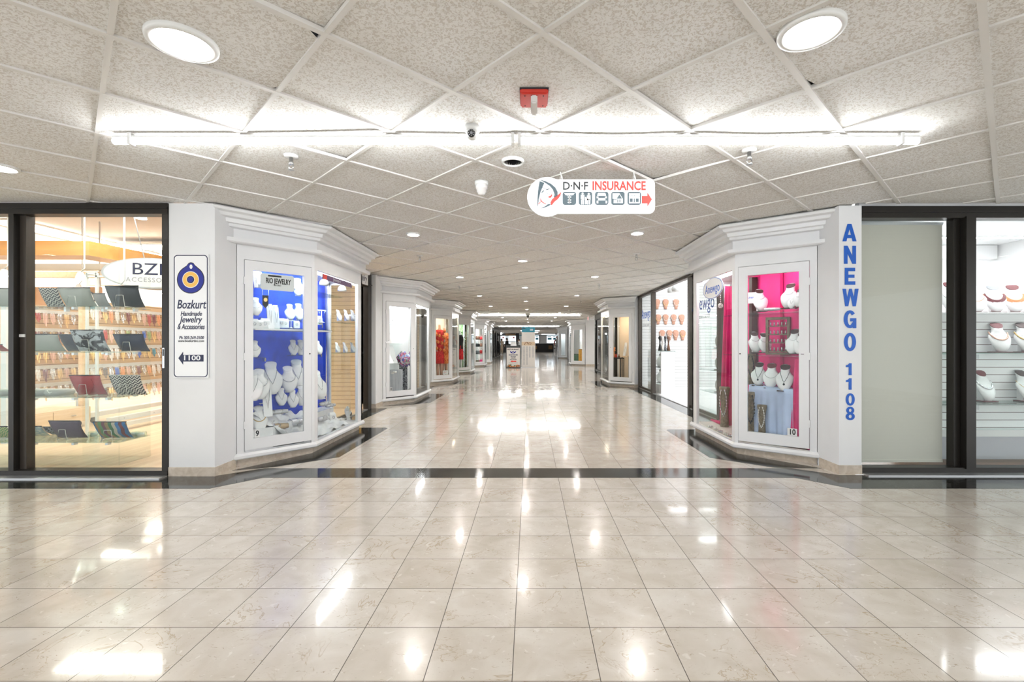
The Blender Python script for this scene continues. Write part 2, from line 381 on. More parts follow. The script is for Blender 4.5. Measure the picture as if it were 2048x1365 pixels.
# ------------------------------------------------------------------ mesh helpers
class MB:
    def __init__(s): s.v = []; s.f = []; s.mi = []; s.sm = []
    def add(s, vs, fs, mi=0, sm=False):
        o = len(s.v); s.v += [tuple(v) for v in vs]
        for f in fs: s.f.append(tuple(i + o for i in f)); s.mi.append(mi); s.sm.append(sm)
    def box(s, x0, x1, y0, y1, z0, z1, mi=0):
        s.add([(x, y, z) for z in (z0, z1) for y in (y0, y1) for x in (x0, x1)],
              [(0, 2, 3, 1), (4, 5, 7, 6), (0, 1, 5, 4), (2, 6, 7, 3), (0, 4, 6, 2), (1, 3, 7, 5)], mi)
        return s
    def prism(s, poly, z0, z1, mi=0):
        n = len(poly)
        s.add([(p[0], p[1], z0) for p in poly] + [(p[0], p[1], z1) for p in poly],
              [tuple(reversed(range(n))), tuple(range(n, 2 * n))] + [(i, (i + 1) % n, n + (i + 1) % n, n + i) for i in range(n)], mi)
        return s
    def prism_y(s, poly, y0, y1, mi=0):
        """outline in the XZ plane, thickness along Y"""
        n = len(poly)
        s.add([(p[0], y0, p[1]) for p in poly] + [(p[0], y1, p[1]) for p in poly],
              [tuple(range(n)), tuple(reversed(range(n, 2 * n)))] + [(i, n + i, n + (i + 1) % n, (i + 1) % n) for i in range(n)], mi)
        return s
    def segbox(s, p0, p1, a, b, d0, d1, z0, z1, mi=0):
        """box along the plan line p0-p1 from a to b metres, normal offset d0..d1 to the right of travel"""
        L = math.hypot(p1[0] - p0[0], p1[1] - p0[1]); t = ((p1[0] - p0[0]) / L, (p1[1] - p0[1]) / L); n = (t[1], -t[0])
        q = lambda u, d: (p0[0] + t[0] * u + n[0] * d, p0[1] + t[1] * u + n[1] * d)
        return s.prism([q(a, d0), q(b, d0), q(b, d1), q(a, d1)], z0, z1, mi)
    def loft(s, rings, mi=0, sm=True, cap=True, closed=True):
        n = len(rings[0]); vs = [p for r in rings for p in r]; fs = []
        for k in range(len(rings) - 1):
            for i in range(n if closed else n - 1):
                j = (i + 1) % n
                fs.append((k * n + i, k * n + j, (k + 1) * n + j, (k + 1) * n + i))
        if cap: fs += [tuple(reversed(range(n))), tuple((len(rings) - 1) * n + i for i in range(n))]
        s.add(vs, fs, mi, sm); return s
    def lathe(s, prof, n=16, c=(0, 0, 0), mi=0, sm=True, ax='z', sx=1, sy=1, cap=True):
        rings = []
        for r, h in prof:
            ring = []
            for i in range(n):
                a = 2 * PI * i / n; x, y = r * math.cos(a) * sx, r * math.sin(a) * sy
                p = (x, y, h) if ax == 'z' else ((x, h, y) if ax == 'y' else (h, x, y))
                ring.append((c[0] + p[0], c[1] + p[1], c[2] + p[2]))
            rings.append(ring)
        return s.loft(rings, mi, sm, cap)
    def tube(s, pts, r, n=6, mi=0, closed=False):
        P = [Vector(p) for p in pts]; rings = []
        for i, p in enumerate(P):
            a = P[i - 1] if i or closed else P[i]; b = P[(i + 1) % len(P)] if i < len(P) - 1 or closed else P[i]
            d = (b - a).normalized(); u = d.orthogonal().normalized() if abs(d.z) > .9 else d.cross(Vector((0, 0, 1))).normalized(); w = d.cross(u)
            rr = r[i] if isinstance(r, (list, tuple)) else r
            rings.append([tuple(p + (u * math.cos(2 * PI * k / n) + w * math.sin(2 * PI * k / n)) * rr) for k in range(n)])
        if closed: rings.append(rings[0]); return s.loft(rings, mi, True, False)
        return s.loft(rings, mi, True)
    def ball(s, c, r, mi=0, n=8, m=5, sz=1.0):
        return s.lathe([(max(1e-4, r * math.sin(PI * k / m)), -r * sz * math.cos(PI * k / m)) for k in range(m + 1)], n, c, mi)
    def disc_y(s, c, rx, rz, y0, y1, n=40, mi=0):
        return s.prism_y([(c[0] + rx * math.cos(2 * PI * i / n), c[1] + rz * math.sin(2 * PI * i / n)) for i in range(n)], y0, y1, mi)
    def sheet(s, fn, nu, nv, th=0.0, mi=0, sm=True):
        g = [[Vector(fn(i / nu, j / nv)) for j in range(nv + 1)] for i in range(nu + 1)]
        vs = [p for r in g for p in r]; k = nv + 1
        fs = [(i * k + j, (i + 1) * k + j, (i + 1) * k + j + 1, i * k + j + 1) for i in range(nu) for j in range(nv)]
        s.add(vs, fs, mi, sm); return s
    def build(s, name, mats, parent=None, bevel=0.0, world=True, solid=0.0):
        me = bpy.data.meshes.new(name); me.from_pydata(s.v, [], s.f)
        for m in (mats if isinstance(mats, (list, tuple)) else [mats]): me.materials.append(M[m] if isinstance(m, str) else m)
        me.polygons.foreach_set('material_index', s.mi); me.polygons.foreach_set('use_smooth', s.sm)
        bm = bmesh.new(); bm.from_mesh(me)
        bmesh.ops.recalc_face_normals(bm, faces=bm.faces)
        if bevel: bmesh.ops.bevel(bm, geom=[e for e in bm.edges if e.is_manifold and e.calc_face_angle(0) > .5], offset=bevel, segments=2, affect='EDGES', clamp_overlap=True)
        bm.to_mesh(me); bm.free(); me.update()
        o = bpy.data.objects.new(name, me); COL.objects.link(o)
        if parent is not None:
            o.parent = parent
            if world and parent.parent is None and parent.type == 'EMPTY': o.location = -parent.location
        if solid:
            md = o.modifiers.new('thickness', 'SOLIDIFY'); md.thickness = solid
        return o

def tag(o, label, cat, group=None):
    o['label'] = label; o['category'] = cat
    if group: o['group'] = group
    return o

def struct(o):
    o['kind'] = 'structure'; return o

def thing(name, label, cat, loc=(0, 0, 0), group=None, rz=0.0):
    o = bpy.data.objects.new(name, None); o.empty_display_size = .05; COL.objects.link(o)
    o.location = loc; o.rotation_euler = (0, 0, rz)
    return tag(o, label, cat, group)

KIDS = {}
def dup(root, loc, rz=0.0, label=None, group=None, scale=None, mats=None, extra=None):
    """copy of a thing, its parts and their sub-parts (mesh data shared)"""
    kids = {}
    for o in bpy.data.objects:
        if o.parent: kids.setdefault(o.parent.name, []).append(o)
    def rec(o, par):
        c = o.copy(); COL.objects.link(c); c.parent = par
        if mats:
            k = o.name.split('.')[0]
            if k in mats and c.type == 'MESH' and c.material_slots:
                c.material_slots[0].link = 'OBJECT'; c.material_slots[0].material = M[mats[k]]
        for ch in kids.get(o.name, []): rec(ch, c)
        return c
    r = rec(root, None)
    r.location = loc; r.rotation_euler = (0, 0, rz)
    if scale is not None: r.scale = (scale,) * 3 if isinstance(scale, (int, float)) else scale
    if label: r['label'] = label
    if group: r['group'] = group
    elif 'group' in r and label: del r['group']
    return r

def text(body, size, loc, mat, parent=None, face='-y', align='CENTER', sx=1.0, shear=0.0, off=0.0, ex=0.0008, name='lettering', rot=None, space=1.0):
    c = bpy.data.curves.new(name, 'FONT'); c.body = body; c.size = size; c.align_x = align; c.align_y = 'CENTER'
    c.shear = shear; c.offset = off; c.extrude = ex; c.resolution_u = 3; c.space_character = space
    c.materials.append(M[mat])
    o = bpy.data.objects.new(name, c); COL.objects.link(o)
    o.rotation_euler = rot or {'-y': (PI / 2, 0, 0), '+x': (PI / 2, 0, PI / 2), '-x': (PI / 2, 0, -PI / 2)}[face]
    o.scale = (sx, 1, 1); o.location = loc
    if parent is not None:
        o.parent = parent
        if parent.type == 'EMPTY': o.location = Vector(loc) - parent.location
    return o

def at(px, py, Y):
    """world point at photograph pixel (px, py) and distance Y"""
    return Vector(((px - 1060) * Y / F, Y, EYE + (687 - py) * Y / F))

def rrect(x0, x1, z0, z1, r, n=6):
    out = []
    for cx, cz, a0 in ((x1 - r, z0 + r, -90), (x1 - r, z1 - r, 0), (x0 + r, z1 - r, 90), (x0 + r, z0 + r, 180)):
        for k in range(n + 1):
            a = math.radians(a0 + 90 * k / n); out.append((cx + r * math.cos(a), cz + r * math.sin(a)))
    return out

def ring_y(mb, outer, inner, y0, y1, mi=0):
    """flat band between two outlines with equal point counts"""
    n = len(outer)
    for i in range(n):
        j = (i + 1) % n
        mb.prism_y([outer[i], outer[j], inner[j], inner[i]], y0, y1, mi)

def clip_mesh(o, planes):
    bm = bmesh.new(); bm.from_mesh(o.data)
    for co, no in planes:
        bmesh.ops.bisect_plane(bm, geom=bm.verts[:] + bm.edges[:] + bm.faces[:], plane_co=co, plane_no=no, clear_outer=True)
    bm.to_mesh(o.data); bm.free()

# ------------------------------------------------------------------ floor and ceiling
HB = 4.12                       # line of the two front shop windows
mb = MB(); mb.box(-9, 9, -4.5, HB, -.1, 0); mb.box(-2.87, 2.87, HB, 36, -.1, 0); mb.box(-14, 14, 36, 70, -.1, 0)
mb.box(2.87, 8, 20.6, 24.2, -.1, 0)
struct(mb.build('floor', 'floor'))

def border(poly, name='trim_floor'):
    mb = MB(); mb.prism(poly, -.004, .0015); return struct(mb.build(name, 'dark'))
Y0, Y1 = 4.0526, 4.3576
border([(-9, 3.7476), (-2.56, 3.7476), (-2.30, Y0), (-2.45, Y0 + .305), (-2.75, Y0 + .05), (-3.14, Y0 + .05), (-9, HB)])
border([(9, 3.7476), (2.56, 3.7476), (2.28, Y0), (2.42, Y0 + .305), (2.72, 4.13), (2.94, 4.13), (9, 4.2)])
border([(-2.30, Y0), (2.28, Y0), (2.42, Y1), (-2.45, Y1)])

def case_border(s, uA, yA, uB, yB, yC, yEnd, o=.33):
    """black marble apron round one show case and along the shop front behind it"""
    pts = [(uA - .03, yA - .12), (uB + .13, yB - .55), (uB - o, yB - .17), (uB - o, yC + .05), (uB - o + .05, yC + .1), (2.54, yC + .1), (2.54, yEnd), (2.87, yEnd), (2.87, yC - .05), (uB + .03, yC - .05), (uB + .03, yB)]
    border([(s * u, y) for u, y in pts] if s > 0 else [(s * u, y) for u, y in reversed(pts)])

TH = math.radians(45) - .010
e1, e2 = Vector((math.cos(TH), math.sin(TH))), Vector((-math.sin(TH), math.cos(TH)))
O0 = Vector((.051, 1.856)); SZ = .61
tiles, bars = MB(), MB()
HOLES = [(-1.417, 1.917, .122), (1.1025, 1.845, .114), (-.115, 3.17, .074), (-3.69, 3.27, .098)]
HOLES += [(x, y, .073) for k in range(7) for x, y in ((-1.31 if k == 0 else -1.30, 5.28 + k * 3.4), (1.19, 5.22 + k * 3.4), (-.11, 6.96 + k * 3.34))]
tilt = {}                        # a few tiles have slipped and show the dark void above
def cell(x, y):
    d = Vector((x, y)) - O0; return (math.floor(d.dot(e1) / SZ), math.floor(d.dot(e2) / SZ))
tilt[cell(-.78, 1.70)] = (.0, .012); tilt[cell(.86, 2.62)] = (.012, 0); tilt[cell(-1.2, 2.85)] = (0, .016); tilt[cell(.75, 3.35)] = (.018, 0)
for i in range(-30, 75):
    for j in range(-30, 75):
        c = O0 + e1 * (i + .5) * SZ + e2 * (j + .5) * SZ
        if not ((abs(c.x) < 9.3 and -4.6 < c.y < 4.6) or (abs(c.x) < 3.4 and 4 < c.y < 36.6)): continue
        near = c.y < 9; k = 4 if near else 1
        sag = R.uniform(0, .006) if R.random() < .6 else R.uniform(.005, .011)
        ta, tb = tilt.get((i, j), (0, 0)); vs = []
        hole = None
        for hx, hy, hr in HOLES:
            l = Vector((hx, hy)) - O0 - e1 * i * SZ - e2 * j * SZ; lu, lv = l.dot(e1), l.dot(e2)
            if hr < lu < SZ - hr and hr < lv < SZ - hr: hole = (lu, lv, hr)
        if hole:                 # a tile cut round for a lamp
            lu, lv, hr = hole; ins, outs = [], []
            for q in range(32):
                cs, sn = math.cos(2 * PI * q / 32), math.sin(2 * PI * q / 32)
                tt = min(((SZ - lu) / cs if cs > 1e-6 else lu / -cs if cs < -1e-6 else 9), ((SZ - lv) / sn if sn > 1e-6 else lv / -sn if sn < -1e-6 else 9))
                for lst, rr_ in ((ins, hr), (outs, tt)):
                    p = O0 + e1 * (i * SZ + lu + cs * rr_) + e2 * (j * SZ + lv + sn * rr_); lst.append((p.x, p.y, CEIL + .004))
            tiles.add(ins + outs, [(q, (q + 1) % 32, 32 + (q + 1) % 32, 32 + q) for q in range(32)], 0, False)
            continue
        for a in range(k + 1):
            for b in range(k + 1):
                u, v = a / k, b / k
                p = O0 + e1 * (i + u) * SZ + e2 * (j + v) * SZ
                z = CEIL + .004 - sag * math.sin(PI * u) * math.sin(PI * v) + ta * v + tb * u
                vs.append((p.x, p.y, z))
        tiles.add(vs, [(a * (k + 1) + b, a * (k + 1) + b + 1, (a + 1) * (k + 1) + b + 1, (a + 1) * (k + 1) + b) for a in range(k) for b in range(k)], 0, True)
for k in range(-36, 80):
    for d, n, w, dz in ((e1, e2, .0135, 0), (e2, e1, .0105, .0012)):
        p = O0 + n * k * SZ; a, b = p - d * 30, p + d * 60
        q = [a + n * w, b + n * w, b - n * w, a - n * w]
        bars.prism([(x.x, x.y) for x in q], CEIL - .006 + dz, CEIL + .012 + dz)
def halves(mb, name, mat):
    for planes in ([((0, HB, 0), (0, 1, 0)), ((0, -4.5, 0), (0, -1, 0)), ((9, 0, 0), (1, 0, 0)), ((-9, 0, 0), (-1, 0, 0))],
                   [((0, HB, 0), (0, -1, 0)), ((0, 36, 0), (0, 1, 0)), ((2.87, 0, 0), (1, 0, 0)), ((-2.87, 0, 0), (-1, 0, 0))]):
        me = bpy.data.meshes.new(name); me.from_pydata(mb.v, [], mb.f); me.materials.append(M[mat]); me.polygons.foreach_set('use_smooth', mb.sm)
        o = bpy.data.objects.new(name, me); COL.objects.link(o); clip_mesh(o, planes); struct(o)
halves(tiles, 'ceiling', 'ctile'); halves(bars, 'trim_ceiling', 'tbar')
mb = MB(); mb.box(-9, 9, -4.5, HB, 2.62, 2.66); mb.box(-2.87, 2.87, HB, 36, 2.62, 2.66); struct(mb.build('ceiling', 'plenum'))
mb = MB(); mb.box(-14, 14, 36, 70, CEIL + .02, CEIL + .1); struct(mb.build('ceiling', 'shopwhite'))
mb = MB(); mb.box(2.87, 8, 20.6, 24.2, CEIL, CEIL + .1); struct(mb.build('ceiling', 'shopwhite'))

# ------------------------------------------------------------------ pillars and walls
def wallbox(x0, x1, y0, y1, z0, z1, side, mat='wall'):
    return struct(MB().box(min(x0, x1), max(x0, x1), y0, y1, z0, z1).build('wall_' + side, mat))
def baseb(poly, side, z=.08):
    return struct(MB().prism(poly, .0, z).build('baseboard_' + side, 'base'))
TOP = CEIL - .010
# left front pillar, right front pillar
wallbox(-3.145, -2.745, 4.093, 4.395, 0, TOP, 'left'); baseb([(-3.147, 4.088), (-2.740, 4.088), (-2.740, 4.39), (-3.147, 4.39)], 'left')
wallbox(2.735, 2.935, 4.16, 4.47, 0, TOP, 'right'); baseb([(2.730, 4.155), (2.937, 4.155), (2.937, 4.44), (2.730, 4.44)], 'right')
wallbox(-2.90, -2.775, 4.395, 6.36, 0, TOP, 'left'); wallbox(2.775, 2.90, 4.47, 6.20, 0, TOP, 'right')

def crown(mb, s, uA, yA, uB, yB, yE, uclip, prof):
    """sweep a moulding profile of (offset, height) round the two faces of a show case"""
    L = math.hypot(uB - uA, yB - yA); t = ((uB - uA) / L, (yB - yA) / L); n = (t[1], -t[0])
    if n[0] > 0: n = (-n[0], -n[1])
    rings = [[], [], []]
    for o, z in prof:
        px_, py_ = uA + n[0] * o, yA + n[1] * o
        y_at = lambda u: py_ + (u - px_) * t[1] / t[0]
        rings[0].append((s * uclip, y_at(uclip), z)); rings[1].append((s * (uB - o), y_at(uB - o), z)); rings[2].append((s * (uB - o), yE, z))
    mb.loft(rings, 0, False)

def show_case(s, uA, yA, uB, yB, yC, label, number, backmat, inmat, name='display_case', uclip=2.748, uback=2.735, lamp=True, farglass=True, doorglass=(.137, .615), lampmat='casel', detail=True):
    """white chamfered show case built against the mall wall"""
    P = lambda u, y: (s * u, y)
    A, B, C, D = P(uA, yA), P(uB, yB), P(uB, yC), P(uback, yC)
    L = math.hypot(uB - uA, yB - yA); LB = yC - yB; sg = 1 if s < 0 else -1
    root = thing(name, label, 'display case', (s * (uB + .2), (yA + yC) / 2, 0))
    th = .035
    def seg(mb, p, q, a, b, z0, z1, d0=0, d1=th, mi=0):
        mb.segbox(p, q, a, b, (-d0 if s < 0 else d0), (-d1 if s < 0 else d1), z0, z1, mi)
    # plinth, deck
    o = .0
    mb = MB(); mb.prism([P(uA + .02, yA + .03), P(uB + .03, yB + .03), P(uB + .03, yC - .02), P(uback, yC - .02)], 0, .075); mb.build('plinth', 'base', root)
    mb = MB(); crown(mb, s, uA, yA, uB, yB, yC + .02, min(uclip, uA + .0), [(-.10, .068), (.020, .068), (.030, .078), (.030, .100), (.012, .122), (-.10, .122)])
    mb.build('sill', 'gloss', root)
    mb = MB(); mb.prism([P(uA - .02, yA + .04), P(uB + .03, yB + .02), P(uB + .03, yC - .02), P(uback, yC - .02), P(uback, yA + .04)], .10, .128); mb.build('deck', inmat, root)
    # carcass: faces with openings
    mb = MB()
    d0, d1 = .06, L - .03                               # door opening on the chamfer
    seg(mb, A, B, 0, d0, .12, 2.12); seg(mb, A, B, d1, L, .12, 2.12); seg(mb, A, B, d0, d1, 1.957, 2.12); seg(mb, A, B, d0, d1, 1.925, 1.957, .029, .045)  # thin last rail added to hide the chamfer lamp from view
    w0, w1 = .075, LB - .15
    seg(mb, B, C, 0, w0, .12, 2.12); seg(mb, B, C, w1, LB, .12, 2.12); seg(mb, B, C, w0, w1, 1.94, 2.12)
    # far end face
    E = uback - uB
    mb.box(min(s * uB, s * (uB + .05)), max(s * uB, s * (uB + .05)), yC - .035, yC, .12, 2.12)
    mb.box(min(s * (uback - .05), s * uback), max(s * (uback - .05), s * uback), yC - .035, yC, .12, 2.12)
    mb.box(min(s * uB, s * uback), max(s * uB, s * uback), yC - .035, yC, 1.94, 2.12)
    mb.build('carcass', 'gloss', root)
    # inside: back and soffit
    mb = MB(); mb.box(min(s * uback, s * (uback + .015)), max(s * uback, s * (uback + .015)), yA + .05, yC - .05, .12, 2.0); mb.build('back_panel', backmat, root)
    mb = MB(); mb.prism([P(uA, yA + .05), P(uB + .035, yB + .04), P(uB + .035, yC - .035), P(uback, yC - .035), P(uback, yA + .06)], 1.965, 1.985); mb.build('soffit', 'gloss', root)
    # entablature
    mb = MB(); crown(mb, s, uA, yA, uB, yB, yC + .06, uclip, [(-.15, 2.09), (.078, 2.09), (.092, 2.100), (.092, 2.132), (.030, 2.142), (.030, 2.225), (.075, 2.232), (.075, 2.258), (.10, 2.264), (.105, 2.300), (.150, 2.308), (.165, 2.335), (.205, 2.345), (.215, 2.366), (.195, TOP), (-.15, TOP)])
    mb.build('cornice', 'gloss', root)
    # door with glass, hinges, lock
    mb = MB(); g0, g1 = doorglass
    z0, z1, h0, h1 = .145, 1.952, .25, 1.86
    seg(mb, A, B, d0 + .004, g0, z0, z1, -.006, .026); seg(mb, A, B, g1, d1 - .004, z0, z1, -.006, .026)
    seg(mb, A, B, g0, g1, z0, h0, -.006, .026); seg(mb, A, B, g0, g1, h1, z1, -.006, .026)
    door = mb.build('door', 'gloss', root)
    def sub(mb, nm, mat):
        return mb.build(nm, mat, door)
    mb = MB(); seg(mb, A, B, g0 - .004, g1 + .004, h0 - .004, h1 + .004, .006, .012); sub(mb, 'pane', 'glass')
    if detail:
        for hz in (.35, 1.0, 1.72):
            mb = MB(); seg(mb, A, B, d0 - .008, d0 + .006, hz, hz + .07, -.014, .0); sub(mb, 'hinge', 'gloss')
        mb = MB(); q = d1 - .028; seg(mb, A, B, q, q + .012, 1.045, 1.057, -.010, 0); sub(mb, 'lock', 'bronze')
    mb = MB(); seg(mb, B, C, w0 - .004, w1 + .004, .12, 1.945, .012, .018); mb.build('side_pane', 'glass', root)
    if farglass:
        a, b = sorted((s * (uB + .045), s * (uback - .045)))
        mb = MB(); mb.box(a, b, yC - .02, yC - .014, .12, 1.945); mb.build('end_pane', 'glass', root)
    if lamp:
        mb = MB(); a, b = sorted((s * (uB + .10), s * (uB + .16))); mb.box(a, b, yB + .05, yC - .1, 1.945, 1.963)
        mb.build('lamp_strip', lampmat, root)
        mb = MB(); seg(mb, A, B, .10, L - .08, 1.948, 1.963, .055, .085); mb.build('lamp_strip', lampmat, root)  # added strip, front-lights the pieces behind the door glass
    root['A'] = A; root['B'] = B; root['L'] = L
    if number:
        plate(root, A, B, g0 + .016 if s < 0 else g0 + .016, number, s)
    return root

def chamfer_frame(A, B):
    t = (Vector(B) - Vector(A)).normalized(); return t

def plate(root, A, B, a, number, s):
    """white number sticker at the foot of the door glass"""
    t = (Vector(B) - Vector(A)).normalized(); n = Vector((t.y, -t.x)) if s < 0 else Vector((-t.y, t.x))
    w = .045 if len(number) == 1 else .085
    p = Vector(A) + t * (a + w / 2)
    ang = math.atan2(t.y, t.x) if s < 0 else math.atan2(-t.y, -t.x)
    mb = MB(); mb.segbox(A, B, a, a + w, (-.0055 if s < 0 else .0055), (-.003 if s < 0 else .003), .252, .325)
    st = mb.build('number_sticker', 'paper', root)
    q = p - n * .002
    text(number, .075, Vector((q.x, q.y, .288)), 'black', root, rot=(PI / 2, 0, ang), off=.002, sx=.8, name='number')
# ------------------------------------------------------------------ show cases down the mall
case9 = show_case(-1, 2.743, 4.4, 2.27, 4.95, 6.35, 'white chamfered show case numbered 9, blue backed, full of white jewellery busts', '9', 'bluecloth', 'satin')
case10 = show_case(1, 2.733, 4.475, 2.15, 4.93, 6.22, 'white chamfered show case numbered 10, hot pink backed, beside the tall blue letters', '10', 'pink', 'creamw', uclip=2.734, uback=2.70, doorglass=(.151, .617), lampmat='cool')
case8 = show_case(-1, 2.743, 8.77, 2.27, 9.32, 10.67, 'white show case numbered 8 with white panels and a bright scarf heap inside', '8', 'acr', 'black')
case7 = show_case(-1, 2.743, 13.13, 2.27, 13.68, 15.0, 'white show case lit warm with a red and orange dress inside', '', 'creamw', 'creamw', lampmat='warm', detail=False)
case6 = show_case(-1, 2.743, 17.45, 2.27, 18.0, 19.3, 'white show case with black and red clothes before green leaves', '', 'leaf', 'moss', detail=False)
case5 = show_case(-1, 2.743, 22.85, 2.27, 23.4, 24.7, 'white show case with brown bags and shoes on shelves', '', 'acr', 'acr', detail=False)
case4 = show_case(-1, 2.743, 26.35, 2.27, 26.9, 28.2, 'white show case farthest along beside the dark framed shop', '', 'acr', 'acr', detail=False)
caseR2 = show_case(1, 2.733, 12.335, 2.15, 12.80, 14.25, 'white show case lit cream with a small dark table inside', '', 'cream', 'black', uclip=2.734, uback=2.70, doorglass=(.151, .617), lampmat='warm')
caseR3 = show_case(1, 2.80, 24.06, 2.15, 24.6, 25.8, 'white show case with orange cloth beyond the red exit sign', '', 'creamw', 'creamw', uclip=2.82, uback=2.78, doorglass=(.16, .68), detail=False)
caseR4 = show_case(1, 2.80, 35.5, 2.20, 36.0, 37.2, 'far white show case with a narrow dark window near the food counter', '', 'grey', 'lgrey', uclip=2.82, uback=2.78, doorglass=(.16, .55), detail=False)
case_border(-1, 2.743, 4.4, 2.27, 4.95, 6.35, 8.36); case_border(1, 2.733, 4.475, 2.15, 4.93, 6.22, 12.28)
case_border(-1, 2.743, 8.77, 2.27, 9.32, 10.67, 12.75); case_border(1, 2.733, 12.335, 2.15, 12.80, 14.25, 20.5)
case_border(-1, 2.743, 13.13, 2.27, 13.68, 15.0, 17.1); case_border(-1, 2.743, 17.45, 2.27, 18.0, 19.3, 22.4)
case_border(-1, 2.743, 22.85, 2.27, 23.4, 24.7, 25.9); case_border(1, 2.80, 24.06, 2.15, 24.6, 25.8, 35.0)

# piers before each further case, back wall pieces behind them
for y0, yA, yC in ((8.36, 8.85, 10.67), (12.75, 13.2, 15.0), (17.1, 17.55, 19.3), (22.4, 22.95, 24.7), (25.95, 26.45, 28.2)):
    yb = yA - .115; wallbox(-3.0, -2.745, y0, yb, 0, TOP, 'left'); baseb([(-3.0, y0 - .005), (-2.74, y0 - .005), (-2.74, yb), (-3.0, yb)], 'left')
    wallbox(-2.90, -2.775, yb, yC, 0, TOP, 'left')
wallbox(2.735, 2.90, 12.28, 12.33, 0, TOP, 'right'); baseb([(2.73, 12.275), (2.9, 12.275), (2.9, 12.32), (2.73, 12.32)], 'right')
wallbox(2.775, 2.90, 12.33, 14.25, 0, TOP, 'right')
wallbox(2.84, 8.0, 24.05, 24.2, 0, TOP, 'right'); baseb([(2.84, 24.03), (8, 24.03), (8, 24.05), (2.84, 24.05)], 'right')
wallbox(2.85, 2.95, 24.2, 37.3, 0, TOP, 'right'); wallbox(2.2, 14, 37.3, 37.4, 0, TOP, 'right')
wallbox(-14, -2.85, 45.0, 45.15, 0, TOP, 'left'); wallbox(-2.95, -2.85, 28.2, 34.5, 0, TOP, 'left')
wallbox(8, 8.1, 20.4, 24.2, 0, TOP, 'right')
# walls at the far ends of the cross hall, and the wall behind
wallbox(-9.1, -9.0, HB, 12.6, 0, 3.3, 'left', 'shopwhite'); wallbox(9.0, 9.1, 4.2, 12.6, 0, 3.3, 'right', 'shopwhite')

# ------------------------------------------------------------------ dark framed shop windows
def front_x(name, x0, x1, y, z0, z1, posts, mat, glasses, w=.05):
    root = bpy.data.objects.new(name, None); COL.objects.link(root); root.location = (x0, y, 0); struct(root)
    mb = MB(); mb.box(x0, x1, y - .05, y + .06, z1, TOP); mb.box(x0, x1, y - .06, y + .06, z1 + .045, z1 + .058)
    mb.box(x0, x1, y - .05, y + .06, 0.0, z0)
    mb.build('window_frame', mat, root)
    for px0, px1, dy, m in posts:
        mb = MB(); mb.box(px0, px1, y - .045 + dy, y + .03 + dy, z0 - .01, z1 + .01); mb.build('mullion', m, root)
    for gx0, gx1, dy in glasses:
        mb = MB(); mb.box(gx0, gx1, y + dy, y + dy + .006, z0, z1); mb.build('pane', 'glass', root)
    return root
wl = front_x('window_1', -9.0, -3.15, 4.13, .052, 2.285, [(-3.20, -3.148, 0, 'bronze'), (-4.535, -4.49, 0, 'bronze'), (-4.488, -4.432, .05, 'bronze2'), (-6.9, -6.82, 0, 'bronze')],
             'bronze', [(-4.45, -3.19, .045), (-6.85, -4.51, -.01)])
mb = MB(); mb.box(-3.190, -3.174, 4.078, 4.09, .945, 1.12); h_ = mb.build('pull_handle', 'chrome', wl)
MB().box(-3.187, -3.177, 4.076, 4.079, 1.05, 1.11).build('recess', 'black', h_)
MB().box(-4.485, -4.44, 4.125, 4.14, 1.215, 1.24).build('latch', 'wplastic', wl)
wr = front_x('window_2', 2.935, 9.0, 4.22, .055, 2.275, [(3.86, 3.945, -.02, 'bronze'), (3.80, 3.855, .04, 'bronze'), (6.4, 6.48, 0, 'bronze')], 'bronze', [(2.95, 3.83, .05), (3.93, 6.42, .0), (6.46, 9, .05)])
mb = MB(); mb.box(-9, -3.15, 3.99, 4.09, 0, .012); struct(mb.build('trim_sill', 'steel'))
mb = MB(); mb.box(2.94, 9, 4.08, 4.17, 0, .012); struct(mb.build('trim_sill', 'steel'))

def front_y(name, s, y0, y1, posts, glasses, mat, header=2.15, u=2.85):
    """shop front along the mall: posts (y0, y1), panes (y0, y1)"""
    root = bpy.data.objects.new(name, None); COL.objects.link(root); root.location = (s * u, y0, 0); struct(root)
    X = lambda a: (min(s * (u + a[0]), s * (u + a[1])), max(s * (u + a[0]), s * (u + a[1])))
    xx = X((-.03, .06))
    mb = MB(); mb.box(*xx, y0, y1, header, TOP); mb.box(*X((-.045, .07)), y0, y1, header + .03, header + .045)
    mb.build('header', mat, root)
    mb = MB(); mb.box(*X((-.02, .05)), y0, y1, 0, .012); mb.build('threshold', 'steel', root)
    for a, b in posts:
        mb = MB(); mb.box(*xx, a, b, .0, header); mb.build('post', mat, root)
    for a, b in glasses:
        mb = MB(); mb.box(*X((.01, .016)), a, b, .05, header); mb.build('pane', 'glass', root)
        mb = MB(); mb.box(*X((-.01, .03)), a, b, .0, .06); mb.build('rail', mat, root)
    return root
f8 = front_y('window_3', -1, 6.36, 8.36, [(6.36, 6.42), (8.2, 8.36)], [(6.42, 7.5)], 'bronze')
fa = front_y('window_4', 1, 6.2, 12.28, [(6.2, 6.28), (7.05, 7.10), (8.32, 8.42), (10.86, 10.98), (12.18, 12.28)], [(6.28, 7.05), (7.10, 8.32), (10.98, 12.18)], 'bronze2', header=2.335)
f9 = front_y('window_5', -1, 10.67, 12.75, [(10.67, 10.75), (11.7, 11.76), (12.6, 12.75)], [(10.75, 11.7)], 'bronze')
f10 = front_y('window_6', -1, 15.0, 17.1, [(15.0, 15.1), (16.95, 17.1)], [(15.1, 16.2)], 'bronze')
f11 = front_y('window_7', -1, 19.3, 22.4, [(19.3, 19.4), (20.8, 20.9), (22.3, 22.4)], [(19.4, 20.8)], 'bronze')
f12 = front_y('window_8', -1, 34.5, 45.0, [(34.5, 34.9), (36.6, 36.9), (39.5, 40.0), (44.4, 45.0)], [(34.9, 36.6), (36.9, 39.5), (40, 44.4)], 'bronze')
